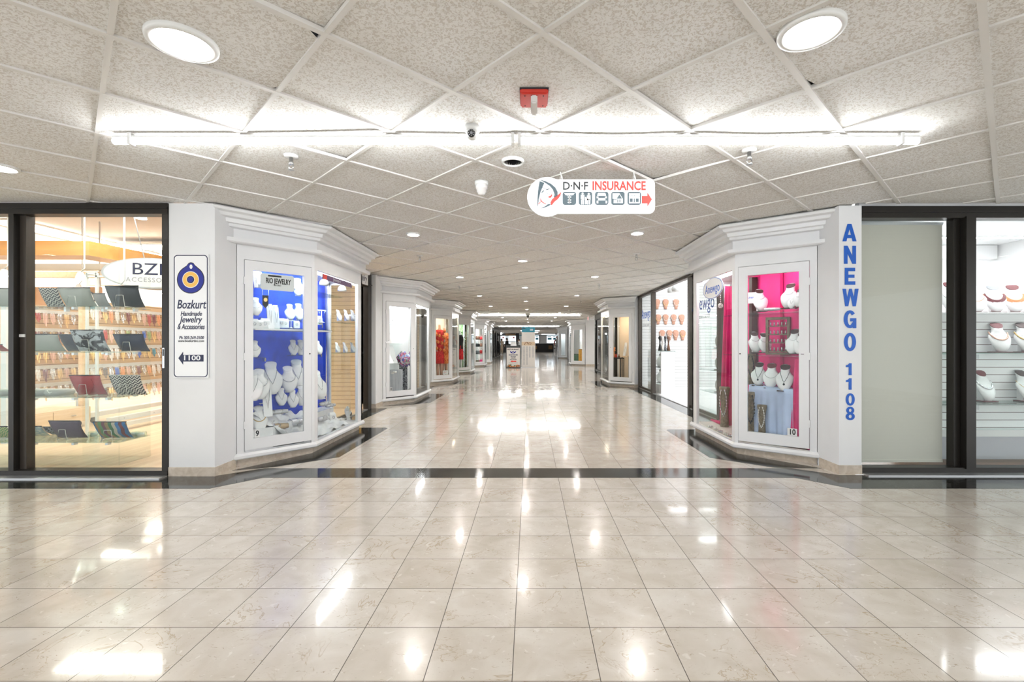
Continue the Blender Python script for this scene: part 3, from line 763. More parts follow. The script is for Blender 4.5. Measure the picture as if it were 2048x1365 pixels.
f13 = front_y('window_9', 1, 14.25, 20.5, [(14.25, 14.5), (15.6, 15.75), (17.0, 17.2), (18.6, 18.8), (20.3, 20.5)], [(14.5, 15.6), (15.75, 17.0), (17.2, 18.6), (18.8, 20.3)], 'bronze')

# ------------------------------------------------------------------ shop rooms behind the fronts
def room(x0, x1, y0, y1, z, wallm, floorm, ceilm, sides, skip=()):
    struct(MB().box(x0, x1, y0, y1, -.1, .004).build('floor', floorm))
    struct(MB().box(x0, x1, y0, y1, z, z + .06).build('ceiling', ceilm))
    if 'back' not in skip: struct(MB().box(x0, x1, y1, y1 + .06, 0, z).build('wall_' + sides, wallm))
    if 'front' not in skip: struct(MB().box(x0, x1, y0 - .06, y0, 0, z).build('wall_' + sides, wallm))
def lamp(name, x0, x1, y0, y1, z, mat, label, group, loc=None):
    t = thing(name, label, 'ceiling light', ((x0 + x1) / 2, (y0 + y1) / 2, z), group)
    MB().box(x0, x1, y0, y1, z - .03, z).build('diffuser', mat, t)
    MB().box(x0 - .02, x1 + .02, y0 - .02, y1 + .02, z, z + .03).build('housing', 'wplastic', t)
    return t
# handmade jewellery shop, left front
room(-9, -2.92, HB + .1, 12.5, 3.15, 'shopwhite', 'lfloor', 'shopgrey', 'left', ('front',))
struct(MB().box(-9, -3.15, 4.10, 4.16, TOP, 3.15).build('wall_left', 'shopgrey'))
struct(MB().box(-2.93, -2.90, 6.36, 8.36, TOP, 3.15).build('wall_left', 'shopgrey'))
struct(MB().prism([(-9, 6.5), (-6.1, 6.5), (-5.85, 8.6), (-6.2, 8.6), (-6.45, 6.85), (-9, 6.85)], 2.377, 2.58).build('trim_soffit', 'soffit'))
struct(MB().box(-3.6, -2.95, 8.36, 12.5, 0, 3.1).build('wall_left', 'slatt'))
# silver jewellery shop, right front
room(2.92, 9, 4.28, 12.5, 3.05, 'slatfar', 'shopwhite', 'shopwhite', 'right', ('front',))
struct(MB().box(2.935, 9, 4.19, 4.25, TOP, 3.05).build('wall_right', 'shopwhite'))
# left hand shops further on
room(-7, -2.95, 12.57, 17.5, 2.8, 'slatt', 'lfloor', 'shopwhite', 'left', ('front',))
room(-7, -2.95, 17.6, 25, 2.8, 'slatt', 'shopwhite', 'shopwhite', 'left', ('front',)); struct(MB().box(-7.1, -7, 12.5, 25, 0, 2.8).build('wall_left', 'creamw'))
room(-9, -2.95, 34.4, 45.0, 2.8, 'shopwhite', 'shopwhite', 'shopwhite', 'left'); struct(MB().box(-9.1, -9, 34.4, 45, 0, 2.8).build('wall_left', 'shopwhite'))
room(2.95, 7, 12.57, 20.4, 2.8, 'shopgrey', 'darkfloor', 'shopwhite', 'right', ('front',)); struct(MB().box(7, 7.1, 12.5, 20.4, 0, 2.8).build('wall_right', 'shopgrey'))
struct(MB().box(2.84, 8, 20.51, 20.6, 0, TOP).build('wall_right', 'wall'))

lamps = [
 ('ceiling_light', -8.6, -8.2, 7.5, 11.0, 3.12, 'warmtube', 'long bright ceiling panel above the handmade jewellery shop window'),
 ('ceiling_light', -6.2, -3.6, 6.1, 6.4, 3.12, 'warmtube', 'long bright ceiling panel over the oval shop sign'),
 ('ceiling_light', -8.0, -5.6, 8.9, 9.2, 3.02, 'warmtube', 'warm ceiling tube behind the orange timber soffit'),
 ('ceiling_light', -8.6, -5.2, 10.4, 10.7, 3.02, 'warmtube', 'deepest warm ceiling tube in the handmade jewellery shop'),
 ('ceiling_light', 4.0, 8.6, 4.27, 4.37, 3.02, 'cooler', 'added ceiling tube brightening the necklace display wall'),  # added tube, lights the slatted wall from the front
 ('ceiling_light', 4.1, 8.6, 6.0, 6.22, 3.02, 'cool', 'ceiling tube nearest the window of the shop with necklace shelves'),
 ('ceiling_light', 4.1, 8.6, 8.0, 8.2, 3.02, 'cool', 'second ceiling tube row in the shop with necklace shelves'),
 ('ceiling_light', 3.3, 8.6, 9.9, 10.1, 3.02, 'cool', 'third ceiling tube row above the pink bust wall'),
 ('ceiling_light', 3.3, 8.6, 11.6, 11.75, 3.02, 'cool', 'ceiling tube against the white slatted wall of busts'),
 ('ceiling_light', -5.0, -3.4, 14.0, 14.3, 2.78, 'warmtube', 'ceiling panel in the tan slatted shop behind the red dress'),
 ('ceiling_light', -5.0, -3.4, 20.0, 20.3, 2.78, 'cool', 'ceiling panel in the shop behind the green leaf case'),
 ('ceiling_light', -8.0, -3.5, 4.62, 4.80, 3.12, 'warmtube', 'added ceiling tube brightening the handbag display'),  # added tube, brightens the oval sign and the bags
 ('ceiling_light', -6.0, -3.4, 39.0, 39.6, 2.78, 'cool', 'ceiling panel inside the dark framed shop far along the mall'),
 ('ceiling_light', 3.4, 5.0, 16.5, 16.7, 2.78, 'warmtube', 'ceiling panel inside the black framed shop past the cream case'),
]
for nm, x0, x1, y0, y1, z, m, lab in lamps: lamp(nm, x0, x1, y0, y1, z, m, lab, None)

# ------------------------------------------------------------------ ceiling fittings
def downlight(x, y, r, lit, label, group=None, deep=False):
    t = thing('downlight', label, 'ceiling light', (x, y, CEIL), group)
    MB().lathe([(r * .80, .02), (r * .80, -.006), (r * .86, -.016), (r, -.014), (r * 1.02, -.006), (r * 1.02, .02)], 32, cap=False).build('trim_ring', 'wplastic', t, world=False)
    if lit:
        d = .045 if deep else -.003
        MB().lathe([(.0005, d), (r * .81, d), (r * .81, d + .003), (.0005, d + .003)], 28).build('lens', 'down' if r > .09 else 'downs', t, world=False)
        if deep: MB().lathe([(r * .80, d + .004), (r * .81, -.006), (r * .85, -.004), (r * .84, d + .004)], 28, cap=False).build('reflector', 'wplastic', t, world=False)
    else:
        MB().lathe([(r * .80, -.004), (r * .78, .10), (.0005, .10)], 28, cap=False).build('recess', 'plenum', t, world=False)
    return t
downlight(-1.417, 1.917, .125, True, 'large round ceiling lamp with a flush glowing lens')
downlight(1.1025, 1.845, .118, True, 'large round ceiling lamp sunk in a deep white ring', deep=True)
downlight(-.115, 3.17, .075, False, 'unlit round ceiling recess, a black hole beyond the tube lamp')
downlight(-3.69, 3.27, .10, True, 'round ceiling lamp above the left shop window')
n_ = ['nearest', 'second', 'third', 'fourth', 'fifth', 'sixth', 'seventh', 'eighth']
sml = downlight(-1.31, 5.28, .075, True, 'nearest small ceiling lamp in the row along the left show cases')
for k in range(7):
    y = 5.28 + k * 3.4
    if k: dup(sml, (-1.30, y, CEIL), label=f'{n_[k]} small ceiling lamp in the row along the left show cases')
    dup(sml, (1.19, y - .06, CEIL), label=f'{n_[k]} small ceiling lamp in the row along the right show cases')
    dup(sml, (-.11, 6.96 + k * 3.34, CEIL), label=f'{n_[k]} small ceiling lamp in the middle row of the mall')
for i, (x, y) in enumerate(((-4.2, .2), (-1.4, -.9), (1.3, -.9), (4.2, .2), (-6.6, 1.9), (6.6, 1.9), (-4.0, -2.6), (4, -2.6), (0, -3.0))):
    dup(sml, (x, y, CEIL), scale=1.6, mats={'lens': 'downb'}, label='round ceiling lamp in the hall behind the camera', group='lamps behind the camera')

def tube_lamp(y, x0, x1, label, mat='led2'):
    t = thing('tube_light', label, 'tube light', ((x0 + x1) / 2, y, CEIL - .03)); xm = (x0 + x1) / 2
    for a, b in ((x0, xm - .012), (xm + .012, x1)):
        MB().lathe([(.0005, a), (.017, a + .001), (.017, b - .001), (.0005, b)], 14, (0, y, CEIL - .052), ax='x').build('tube', mat, t)
        MB().box(a, b, y - .014, y + .014, CEIL - .034, CEIL - .022).build('backing', 'wplastic', t)
    for x in (x0 + .1, xm - .02, xm + .02, x1 - .1):
        MB().box(x - .009, x + .009, y - .02, y + .02, CEIL - .072, CEIL - .006).build('clip', 'wplastic', t)
    return t
tube_lamp(2.74, -2.425, 2.262, 'long white tube lamp across the ceiling nearest the camera', 'led')
tube_lamp(19.8, -2.17, 2.1, 'second long tube lamp across the mall beyond the cases')
tube_lamp(32.6, -2.15, 2.0, 'farthest long tube lamp before the food counter')

def sprinkler(x, y, label):
    t = thing('sprinkler', label, 'sprinkler', (x, y, CEIL))
    MB().lathe([(.0005, .0), (.045, -.001), (.042, -.012), (.018, -.016)], 20).build('escutcheon', 'wplastic', t, world=False)
    MB().lathe([(.012, 0), (.012, -.045), (.016, -.047), (.016, -.062), (.009, -.064)], 12).build('nozzle', 'chrome', t, world=False)
    mb = MB()
    for s_ in (-1, 1): mb.tube([(s_ * .010, 0, -.060), (s_ * .017, 0, -.075), (s_ * .005, 0, -.092)], .003, 6)
    mb.build('yoke', 'chrome', t, world=False)
    MB().lathe([(.0005, -.092), (.019, -.093), (.020, -.096), (.0005, -.097)], 14).build('deflector', 'steel', t, world=False)
    return t
sp = sprinkler(-1.56, 3.07, 'chrome sprinkler head just past the tube lamp, above show case 9')
for x, y, l in ((1.39, 2.98, 'chrome sprinkler head up and to the right of the insurance sign'), (-1.54, 6.57, 'sprinkler head before show case 8'), (1.455, 6.42, 'sprinkler head before the open pink bust shop'),
                (-1.51, 10.05, 'sprinkler head before the red dress case'), (1.43, 9.7, 'sprinkler head before the cream lit case'), (1.45, 13.4, 'sprinkler head over the black framed shop front'),
                (-1.54, 13.76, 'sprinkler head before the green leaf case'), (-1.52, 17.3, 'sprinkler head beside the second tube lamp, show case 8 side'), (1.47, 17.3, 'sprinkler head beside the second tube lamp, exit sign side'),
                (-1.5, 24.0, 'sprinkler head between the second and farthest tube lamps'), (1.0, 28, 'sprinkler head before the farthest tube lamp')):
    dup(sp, (x, y, CEIL), label=l)

def dome_cam(x, y, label, k=1.0):
    t = thing('dome_camera', label, 'security camera', (x, y, CEIL))
    MB().lathe([(.0005, 0), (.043, 0), (.043, -.022), (.040, -.032)], 24).build('mount', 'wplastic', t, world=False)
    MB().ball((0, 0, -.045), .036, n=20, m=12).build('ball', 'wplastic', t, world=False)
    c = Vector((0, -.026, -.062))
    a = MB(); a.lathe([(.0005, -.042), (.021, -.040), (.022, -.032), (.012, -.026)], 18, (0, 0, -.056), ax='y'); e = a.build('eye', 'black', t, world=False)
    MB().lathe([(.0005, -.046), (.007, -.046), (.009, -.038)], 12, (0, 0, -.056), ax='y').build('optic', 'grey', e, world=False)
    mb = MB()
    for i in range(8):
        q = 2 * PI * i / 8; mb.ball((.0145 * math.cos(q), -.042, -.056 + .0145 * math.sin(q)), .0028, n=6, m=4)
    mb.build('diode', 'chrome', e, world=False)
    return t
dome_cam(-.327, 2.66, 'white dome camera hanging before the nearest tube lamp')
dc = dome_cam(-.09, 19.6, 'white dome camera below the second tube lamp'); dc.scale = (2.2,) * 3

t = thing('motion_detector', 'white stepped cone detector hanging from the ceiling beside the insurance sign', 'detector', (-.369, 3.58, CEIL))
MB().lathe([(.0005, 0), (.052, 0), (.052, -.02), (.047, -.03)], 24).build('mount', 'wplastic', t, world=False)
MB().lathe([(.048, -.028), (.044, -.056), (.037, -.058), (.036, -.08), (.029, -.084), (.026, -.096), (.012, -.102), (.0005, -.103)], 24).build('lens', 'clear', t, world=False)

t = thing('fire_strobe', 'red square fire alarm strobe with a milky lens on the ceiling', 'fire alarm', (.02, 2.33, CEIL))
MB().box(-.068, .068, -.07, .07, -.028, .0).build('backplate', 'redplastic', t, bevel=.006, world=False)
MB().box(-.016, .016, -.062, .066, -.068, -.026).build('lens', 'clear', t, bevel=.006, world=False)
for x in (-.045, .045):
    for y in (-.05, .045): MB().ball((x, y, -.029), .0035, n=8, m=4).build('screw', 'bronze', t, world=False)
MB().box(-.07, .07, -.073, .073, -.006, 0).build('gasket', 'plenum', t, world=False)

# ------------------------------------------------------------------ insurance sign
Y = 3.36
t = thing('hanging_sign', 'white insurance sign hanging from the ceiling with a round emblem end and red arrow', 'sign', (.43, Y, 2.3))
cz = at(1097, 394.5, Y).z; cx = at(1094, 394, Y).x; rr = .1415
x1 = at(1309.5, 394, Y).x; zt = at(1, 359.5, Y).z; zb = at(1, 428.5, Y).z
pts = []
a0 = math.asin((zt - cz) / rr)
for k in range(41):
    a = a0 + (2 * PI - 2 * a0 if False else (2 * PI - a0 - math.asin((cz - zb) / rr))) * k / 40 if False else a0 + (2 * PI - a0 + math.asin((zb - cz) / rr) - 0) * k / 40 - 0
    pts.append((cx + rr * math.cos(a), cz + rr * math.sin(a)))
q = .045
for k in range(7): a = math.radians(-90 + 15 * k); pts.append((x1 - q + q * math.cos(a), zb + q + q * math.sin(a)))
q = .035
for k in range(7): a = math.radians(15 * k); pts.append((x1 - q + q * math.cos(a), zt - q + q * math.sin(a)))
MB().prism_y(pts, Y - .006, Y + .006).build('board', 'acr', t)
for px in (1121, 1267):
    p = at(px, 352, Y); mb = MB(); mb.tube([(p.x, Y, CEIL - .005), (p.x + .004, Y + .002, (CEIL + zt) / 2 + .008), (p.x + .012, Y, zt - .008)], .0035, 6)
    mb.tube([(p.x + .006 + .009 * math.cos(a_), Y, zt + .012 + .016 * math.sin(a_)) for a_ in [2 * PI * i / 12 for i in range(12)]], .002, 5, closed=True)
    mb.build('hook', 'wplastic', t)
fy = Y - .0068
def sp_(pts, mat, nm='motif', d=.0008):
    """ink shape on the sign from photograph pixels of the enlarged sign drawing"""
    mb = MB(); mb.prism_y([((lambda v: (v.x, v.z))(at(1050 + x / 7.585, 345 + y / 7.585, Y))) for x, y in pts], fy - d, fy + .0006); return mb.build(nm, mat, t)
def stroke(path, mat, nm='motif'):
    """tapering brush stroke from (x, y, half width) points"""
    L, Rr = [], []
    for i, (x, y, w) in enumerate(path):
        xa, ya = path[max(0, i - 1)][:2]; xb, yb = path[min(len(path) - 1, i + 1)][:2]
        d = math.hypot(xb - xa, yb - ya) or 1; nx, ny = -(yb - ya) / d, (xb - xa) / d
        L.append((x + nx * w, y + ny * w)); Rr.append((x - nx * w, y - ny * w))
    mb = MB()
    tp = lambda p: (lambda v: (v.x, v.z))(at(1050 + p[0] / 7.585, 345 + p[1] / 7.585, Y))
    for i in range(len(path) - 1): mb.prism_y([tp(L[i]), tp(L[i + 1]), tp(Rr[i + 1]), tp(Rr[i])], fy - .0008, fy + .0006)
    return mb.build(nm, mat, t)
stroke([(258, 152, 38), (238, 215, 30), (215, 300, 20), (200, 400, 11), (194, 480, 7), (192, 530, 2)], 'slate', 'emblem')
stroke([(240, 122, 3), (310, 152, 12), (385, 195, 18), (440, 250, 24), (468, 310, 28), (470, 350, 24), (440, 385, 10)], 'slate', 'emblem')
stroke([(545, 308, 3), (520, 352, 18), (480, 392, 26), (430, 430, 27), (405, 470, 22), (400, 500, 8)], 'red', 'emblem')
stroke([(232, 395, 3), (240, 430, 8), (270, 462, 7), (320, 485, 5)], 'red', 'emblem')
stroke([(200, 488, 4), (225, 465, 6), (242, 445, 4)], 'red', 'emblem')
stroke([(352, 380, 4), (378, 378, 16), (400, 360, 11), (410, 335, 3)], 'red', 'emblem')
stroke([(248, 318, 3), (270, 295, 8), (292, 275, 3)], 'slate', 'emblem'); stroke([(318, 272, 3), (345, 264, 6), (372, 250, 3)], 'slate', 'emblem')
stroke([(322, 285, 2), (335, 325, 2), (385, 338, 2)], 'slate', 'emblem'); stroke([(245, 228, 2), (310, 252, 2), (330, 262, 2)], 'slate', 'emblem')
stroke([(245, 548, 3), (310, 525, 9), (355, 500, 16), (390, 488, 4)], 'slate', 'emblem')
v = at(1150.5, 373.5, Y); text('D·N·F', .079, (v.x, fy, v.z), 'black', t, sx=.92, off=.0014)
v = at(1237.5, 373.3, Y); text('INSURANCE', .088, (v.x, fy, v.z), 'red', t, sx=.80, off=.0022)
for i, px in enumerate((570, 813, 1060, 1305, 1552)):
    v0 = at(1050 + px / 7.585, 345 + 500 / 7.585, Y); v1 = at(1050 + (px + 204) / 7.585, 345 + 298 / 7.585, Y)
    MB().prism_y(rrect(v0.x, v1.x, v0.z, v1.z, .018), fy - .0004, fy + .0006).build('icon', 'slate', t)
W_ = lambda x, y, w, h: sp_([(x, y), (x + w, y), (x + w, y + h), (x, y + h)], 'acr', 'icon', .001)
G_ = lambda x, y, w, h: sp_([(x, y), (x + w, y), (x + w, y + h), (x, y + h)], 'slate', 'icon', .0013)
sp_([(592, 320), (752, 320), (730, 350), (690, 356), (685, 348), (660, 348), (652, 358), (615, 350)], 'acr', 'icon', .001); W_(664, 345, 16, 130)
for y_ in (380, 425, 460): sp_([(640, y_), (672, y_ - 18), (706, y_), (672, y_ + 14)], 'acr', 'icon', .001)
for x_, h_ in ((872, 40), (965, 48)):
    sp_([(x_ + 16 * math.cos(a), 325 + 17 * math.sin(a) + h_ - 40) for a in [k * PI / 6 for k in range(12)]], 'acr', 'icon', .001); W_(x_ - 27, 345 + h_ - 40, 54, 75); W_(x_ - 22, 410, 18, 82); W_(x_ + 4, 410, 18, 82)
W_(908, 380, 22, 110); W_(930, 400, 22, 85)
sp_([(1105, 315), (1215, 315), (1228, 358), (1092, 358)], 'acr', 'icon', .001); W_(1085, 370, 28, 28); W_(1212, 370, 28, 28); W_(1105, 395, 112, 36); W_(1086, 436, 24, 38); W_(1220, 436, 24, 38)
sp_([(1325, 322), (1430, 322), (1482, 410), (1482, 470), (1340, 470), (1345, 408), (1325, 405)], 'acr', 'icon', .001)
sp_([(1430, 338), (1470, 405), (1385, 405)], 'slate', 'icon', .0013); G_(1345, 412, 44, 10); G_(1398, 415, 14, 50); G_(1430, 415, 14, 48)
W_(1575, 322, 162, 152); G_(1586, 402, 45, 52); G_(1645, 402, 18, 62); G_(1676, 402, 46, 52)
v = at(1050 + 1655 / 7.585, 345 + 362 / 7.585, Y); text('YOUR CO', .020, (v.x, fy - .0012, v.z), 'slate', t)
sp_([(1768, 362), (1852, 362), (1852, 310), (1922, 415), (1852, 525), (1852, 475), (1768, 475)], 'red', 'arrow')
for px, w in ((1165, 'AUTO'), (1410, 'HOME'), (1660, 'BUSINESS')):
    v = at(1050 + px / 7.585, 345 + 532 / 7.585, Y); text(w, .024 if w != 'BUSINESS' else .022, (v.x, fy, v.z), 'lgrey', t)

# ------------------------------------------------------------------ sign on the left pillar
Y = 4.085
t = thing('wall_sign', 'tall white sign with a blue eye emblem and a left arrow on the left pillar', 'sign', (-2.95, Y, 1.4))
a, b = at(348.5, 755, Y), at(416, 510.5, Y)
MB().box(a.x - .004, b.x + .006, Y - .004, Y + .006, a.z - .006, b.z + .005).build('board', 'acr', t)
fy = Y - .0045
mb = MB(); ring_y(mb, rrect(a.x, b.x, a.z, b.z, .03), rrect(a.x + .007, b.x - .007, a.z + .007, b.z - .007, .025), fy - .0006, fy + .001); mb.build('border', 'navy', t)
P5 = lambda x, y: (lambda v: (v.x, v.z))(at(340 + x / 5.055, 500 + y / 5.055, Y))
c = P5(213, 302); K = Y / F / 5.055
def eye(mat, pad, d):
    o_ = []
    r_ = 139 + pad
    for k in range(49):
        q = math.radians(125 + 290 * k / 48); o_.append((c[0] + r_ * K * math.cos(q), c[1] + (r_ + 2) * K * math.sin(q)))
    for x, y in ((255, 155 - pad), (240, 133 - pad), (215, 127 - pad), (192, 134 - pad), (172, 160 - pad)): o_.append(P5(x, y))
    MB().prism_y(o_, fy - d, fy + .001).build('emblem', mat, t)
eye('black', 0, .0004); eye('evil', -8, .0008)
for r_, m_, d in ((84, 'acr', .0012), (78, 'yellow', .0016), (41, 'acr', .0020), (37, 'black', .0024), (28, 'evil', .0028)):
    MB().disc_y(c, r_ * K, r_ * K, fy - d, fy).build('emblem', m_, t)
e_ = P5(217, 172); MB().disc_y(e_, 15 * K, 22 * K, fy - .0012, fy, 20).build('emblem', 'acr', t)
for body, x, y, sz, wid, sh, of, m_ in (('Bozkurt', 218, 556, 100, 295, .22, .0010, 'navy'), ('Handmade', 217, 648, 50, 215, .25, .0008, 'navy'), ('Jewelry', 212, 708, 72, 235, .25, .0010, 'navy'), ('& Accessories', 215, 780, 60, 275, .25, .0009, 'navy'),
                             ('Ph 305-269-3100', 220, 890, 34, 250, .2, .0006, 'navy'), ('www.bozkurtinc.com', 217, 922, 27, 262, .1, .0003, 'black')):
    p = P5(x, y); o = text(body, sz * K * 1.25, (p[0], fy - .0006, p[1]), m_, t, shear=sh, off=of)
    bpy.context.view_layer.update(); o.scale.x = wid * K / max(o.dimensions.x, 1e-4)
p_ = [P5(x, y) for x, y in ((88, 1096), (137, 1030), (137, 1064), (343, 1062), (343, 1130), (137, 1130), (137, 1162))]
MB().prism_y(p_, fy - .0006, fy + .001).build('arrow', 'navy', t)
p = P5(222, 1096); o = text('1100', 58 * K * 1.2, (p[0], fy - .0012, p[1]), 'acr', t, off=.0012); bpy.context.view_layer.update(); o.scale.x = 165 * K / o.dimensions.x

# ------------------------------------------------------------------ tall blue letters on the right pillar
Y = 4.157
t = thing('wall_lettering', 'tall blue vinyl letters and number running down the right pillar', 'lettering', (2.83, Y, 1.4))
def arc(cx, cy, rx, ry, a0, a1, n=14): return [(cx + rx * math.cos(math.radians(a0 + (a1 - a0) * k / n)), cy + ry * math.sin(math.radians(a0 + (a1 - a0) * k / n))) for k in range(n + 1)]
BLOCK = {  # heavy letters: (outline strokes, half width x, half width y) in a unit box
 'A': [[(.0, 0), (.36, 1), (.64, 1), (1, 0), (.72, 0), (.5, .72), (.28, 0)], [(.25, .18), (.75, .18), (.70, .37), (.30, .37)]],
 'N': [[(0, 0), (0, 1), (.30, 1), (.30, 0)], [(.70, 0), (.70, 1), (1, 1), (1, 0)], [(.0, 1), (.30, 1), (1, 0), (.70, 0)]],
 'E': [[(0, 0), (0, 1), (.34, 1), (.34, 0)], [(.3, 0), (1, 0), (1, .2), (.3, .2)], [(.3, .41), (.92, .41), (.92, .60), (.3, .60)], [(.3, .8), (.98, .8), (.98, 1), (.3, 1)]],
 'W': [[(0, 1), (.22, 1), (.36, .0), (.17, 0)], [(.17, 0), (.36, 0), (.58, 1), (.42, 1)], [(.42, 1), (.58, 1), (.83, 0), (.64, 0)], [(.64, 0), (.83, 0), (1, 1), (.78, 1)]],
 '1': [[(.42, 0), (.42, .68), (0, .68), (0, .83), (.30, .87), (.50, 1), (.86, 1), (.86, 0)]],
}
def band(o_, i_, mb, q):
    for k in range(len(o_) - 1): mb.prism_y([q(o_[k]), q(o_[k + 1]), q(i_[k + 1]), q(i_[k])], Y - .0012, Y + .001)
for ch, x, y0, y1, wpx in (('A', 1699, 448, 483, 28), ('N', 1700, 492, 528, 24), ('E', 1700, 536, 570, 21), ('W', 1701, 578, 613, 32), ('G', 1700, 621, 657, 25), ('O', 1700, 666, 703, 24),
                           ('1', 1698.5, 727, 751, 13), ('1', 1698.5, 757, 780, 13), ('0', 1700.5, 787, 812, 18), ('8', 1700.5, 814, 841, 18)):
    p0, p1 = at(x - wpx / 2, y1, Y), at(x + wpx / 2, y0, Y)
    q = lambda v: (p0.x + (p1.x - p0.x) * v[0], p0.z + (p1.z - p0.z) * v[1])
    mb = MB()
    if ch in BLOCK:
        for k, poly in enumerate(BLOCK[ch]): mb.prism_y([q(v) for v in poly], Y - .0012 - .0003 * k, Y + .001 + .0001 * k)
    elif ch in 'O0': band(arc(.5, .5, .5, .5, 0, 360, 28), arc(.5, .5, .19, .33, 0, 360, 28), mb, q)
    elif ch == 'G':
        band(arc(.5, .5, .5, .5, 40, 330, 24), arc(.5, .5, .19, .33, 40, 330, 24), mb, q)
        for k, poly in enumerate(([(.52, .38), (.52, .56), (1, .56), (1, .38)], [(.74, 0), (.74, .5), (1, .5), (1, 0)])): mb.prism_y([q(v) for v in poly], Y - .0016 - .0003 * k, Y + .001)
    else:
        band(arc(.5, .73, .44, .27, 0, 360, 24), arc(.5, .73, .15, .12, 0, 360, 24), mb, q); Y -= .0004; band(arc(.5, .28, .5, .28, 0, 360, 24), arc(.5, .28, .18, .13, 0, 360, 24), mb, q)
    mb.build('letter', 'blue', t)

lamp('ceiling_light', 4.2, 5.8, 21.8, 23.0, CEIL - .02, 'panel', 'flat added fill panel light over the side passage by the exit sign', None)  # added fill panel, lifts the dim wall by the exit sign
for i, (x, y) in enumerate(((-6, 46), (0, 46), (6, 46), (-6, 53), (0, 53), (6, 53), (-4, 64.5), (2.5, 64.5))):
    lamp('ceiling_light', x - .9, x + .9, y - .6, y + .6, CEIL + .005, 'panel', 'flat added fill panel light over the food court', 'added food court fill panels')  # fill panels added to brighten the dark far end
# ------------------------------------------------------------------ jewellery display pieces
BUST = [(z, w * .82, d, c) for z, w, d, c in [(0, .13, .09, -.06), (.05, .18, .105, -.075), (.14, .27, .125, -.075), (.28, .36, .12, -.045), (.42, .41, .11, .0), (.54, .425, .10, .05), (.62, .385, .095, .085), (.69, .30, .10, .115), (.77, .235, .11, .145), (.86, .205, .115, .17), (1.0, .225, .135, .205)]]
def bust_front(x, z):
    """front surface depth of the bust at half-breadth x and height z"""
    for (z0, w0, d0, c0), (z1, w1, d1, c1) in zip(BUST, BUST[1:]):
        if z0 <= z <= z1:
            k = (z - z0) / (z1 - z0); w, d, c = w0 + (w1 - w0) * k, d0 + (d1 - d0) * k, c0 + (c1 - c0) * k
            return c - d * math.sqrt(max(0, 1 - min(1, (x / w)) ** 2))
    return 0
def necklace_path(kind, n=15):
    out = []
    for i in range(n):
        a = -1 + 2 * i / (n - 1)
        if kind == 'V': x, z = .17 * a * (1 + .35 * (1 - abs(a)) * 2), .36 + .46 * abs(a) ** .9
        elif kind == 'U': x, z = .28 * math.sin(a * 1.45), .80 - .34 * math.cos(a * 1.45) ** .8
        else: x, z = .21 * math.sin(a * 1.5), .80 - .20 * math.cos(a * 1.5)
        out.append((x, bust_front(x, z) - .012, z))
    return out
def make_bust(label, cap='cap', base=True, neck='U', bead='gold', beads=True, body='velvet', pendant=None, name='necklace_bust', rbead=.024, rows=1):
    """unit-high necklace bust facing -Y; scale to size"""
    t = thing(name, label, 'necklace bust')
    rings = []
    for z, w, d, c in BUST:
        ring = []
        for k in range(20):
            a = 2 * PI * k / 20; x, y = w * math.cos(a), d * math.sin(a)
            if y > 0: y *= .35 + 1.1 * max(0, .2 - abs(z - .9)) * 3
            ring.append((x, c + y, z + .02 + (.14 * (y / d) if z == 1.0 else 0)))
        rings.append(ring)
    MB().loft(rings).build('form', body, t, world=False)
    mb = MB(); mb.prism([(-.15, -.02), (.15, -.02), (.12, .22), (-.12, .22)], .02, .62); mb.build('support', body, t, world=False)
    mb = MB(); c = BUST[-1]; top = [[(c[1] * f * math.cos(2 * PI * k / 20), c[3] + (c[2] * f * math.sin(2 * PI * k / 20)) * (1 if math.sin(2 * PI * k / 20) < 0 else .68), 1.02 + dz + (.14 * f * math.sin(2 * PI * k / 20) * (1 if math.sin(2 * PI * k / 20) < 0 else .5))) for k in range(20)] for f, dz in ((1.03, -.01), (1.03, .018), (.02, .022))]
    mb.loft(top, sm=False).build('neck_cap', cap, t, world=False)
    if base: MB().prism([(-.26, -.20), (.26, -.20), (.26, .22), (-.26, .22)], 0, .028).build('foot', cap, t, world=False)
    if neck:
        for r_ in range(rows):
            path = [(x * (1 + .1 * r_), y - .004, z - .055 * r_ * (1 - abs(x) * 2)) for x, y, z in necklace_path(neck)]
            mb = MB(); mb.tube(path, .006 if beads else .009, 5)
            if beads:
                for p, q in zip(path, path[1:]):
                    for k in (0, .5): mb.ball([p[i] + (q[i] - p[i]) * k for i in range(3)], rbead, n=6, m=4)
            nk = mb.build('necklace', bead, t, world=False)
            if pendant:
                p = path[len(path) // 2]
                MB().lathe([(.0005, -.13), (.04, -.10), (.048, -.06), (.02, -.02), (.0005, 0)], 10, (p[0], p[1] - .01, p[2]), sy=.5).build('pendant', pendant, nk, world=False)
    return t

def strip_stand(label, name='necklace_strip'):
    """tall leaning white strip for one chain"""
    t = thing(name, label, 'necklace stand')
    mb = MB(); mb.loft([[(-.10 * w, y, z), (.10 * w, y, z), (.10 * w, y + .05, z), (-.10 * w, y + .05, z)] for w, y, z in ((1, -.25, 0), (1.05, -.10, .4), (1.1, .05, .85), (.8, .10, 1.0))], sm=False)
    mb.build('strip', 'velvet', t, world=False)
    MB().tube([(0, .12, .86), (0, .30, .0)], .016, 6).build('prop', 'velvet', t, world=False)
    MB().tube([(-.06, -.0, .95), (-.035, -.1, .6), (0, -.20, .25), (.035, -.1, .6), (.06, -.0, .95)], .008, 5).build('chain', 'silver', t, world=False)
    return t

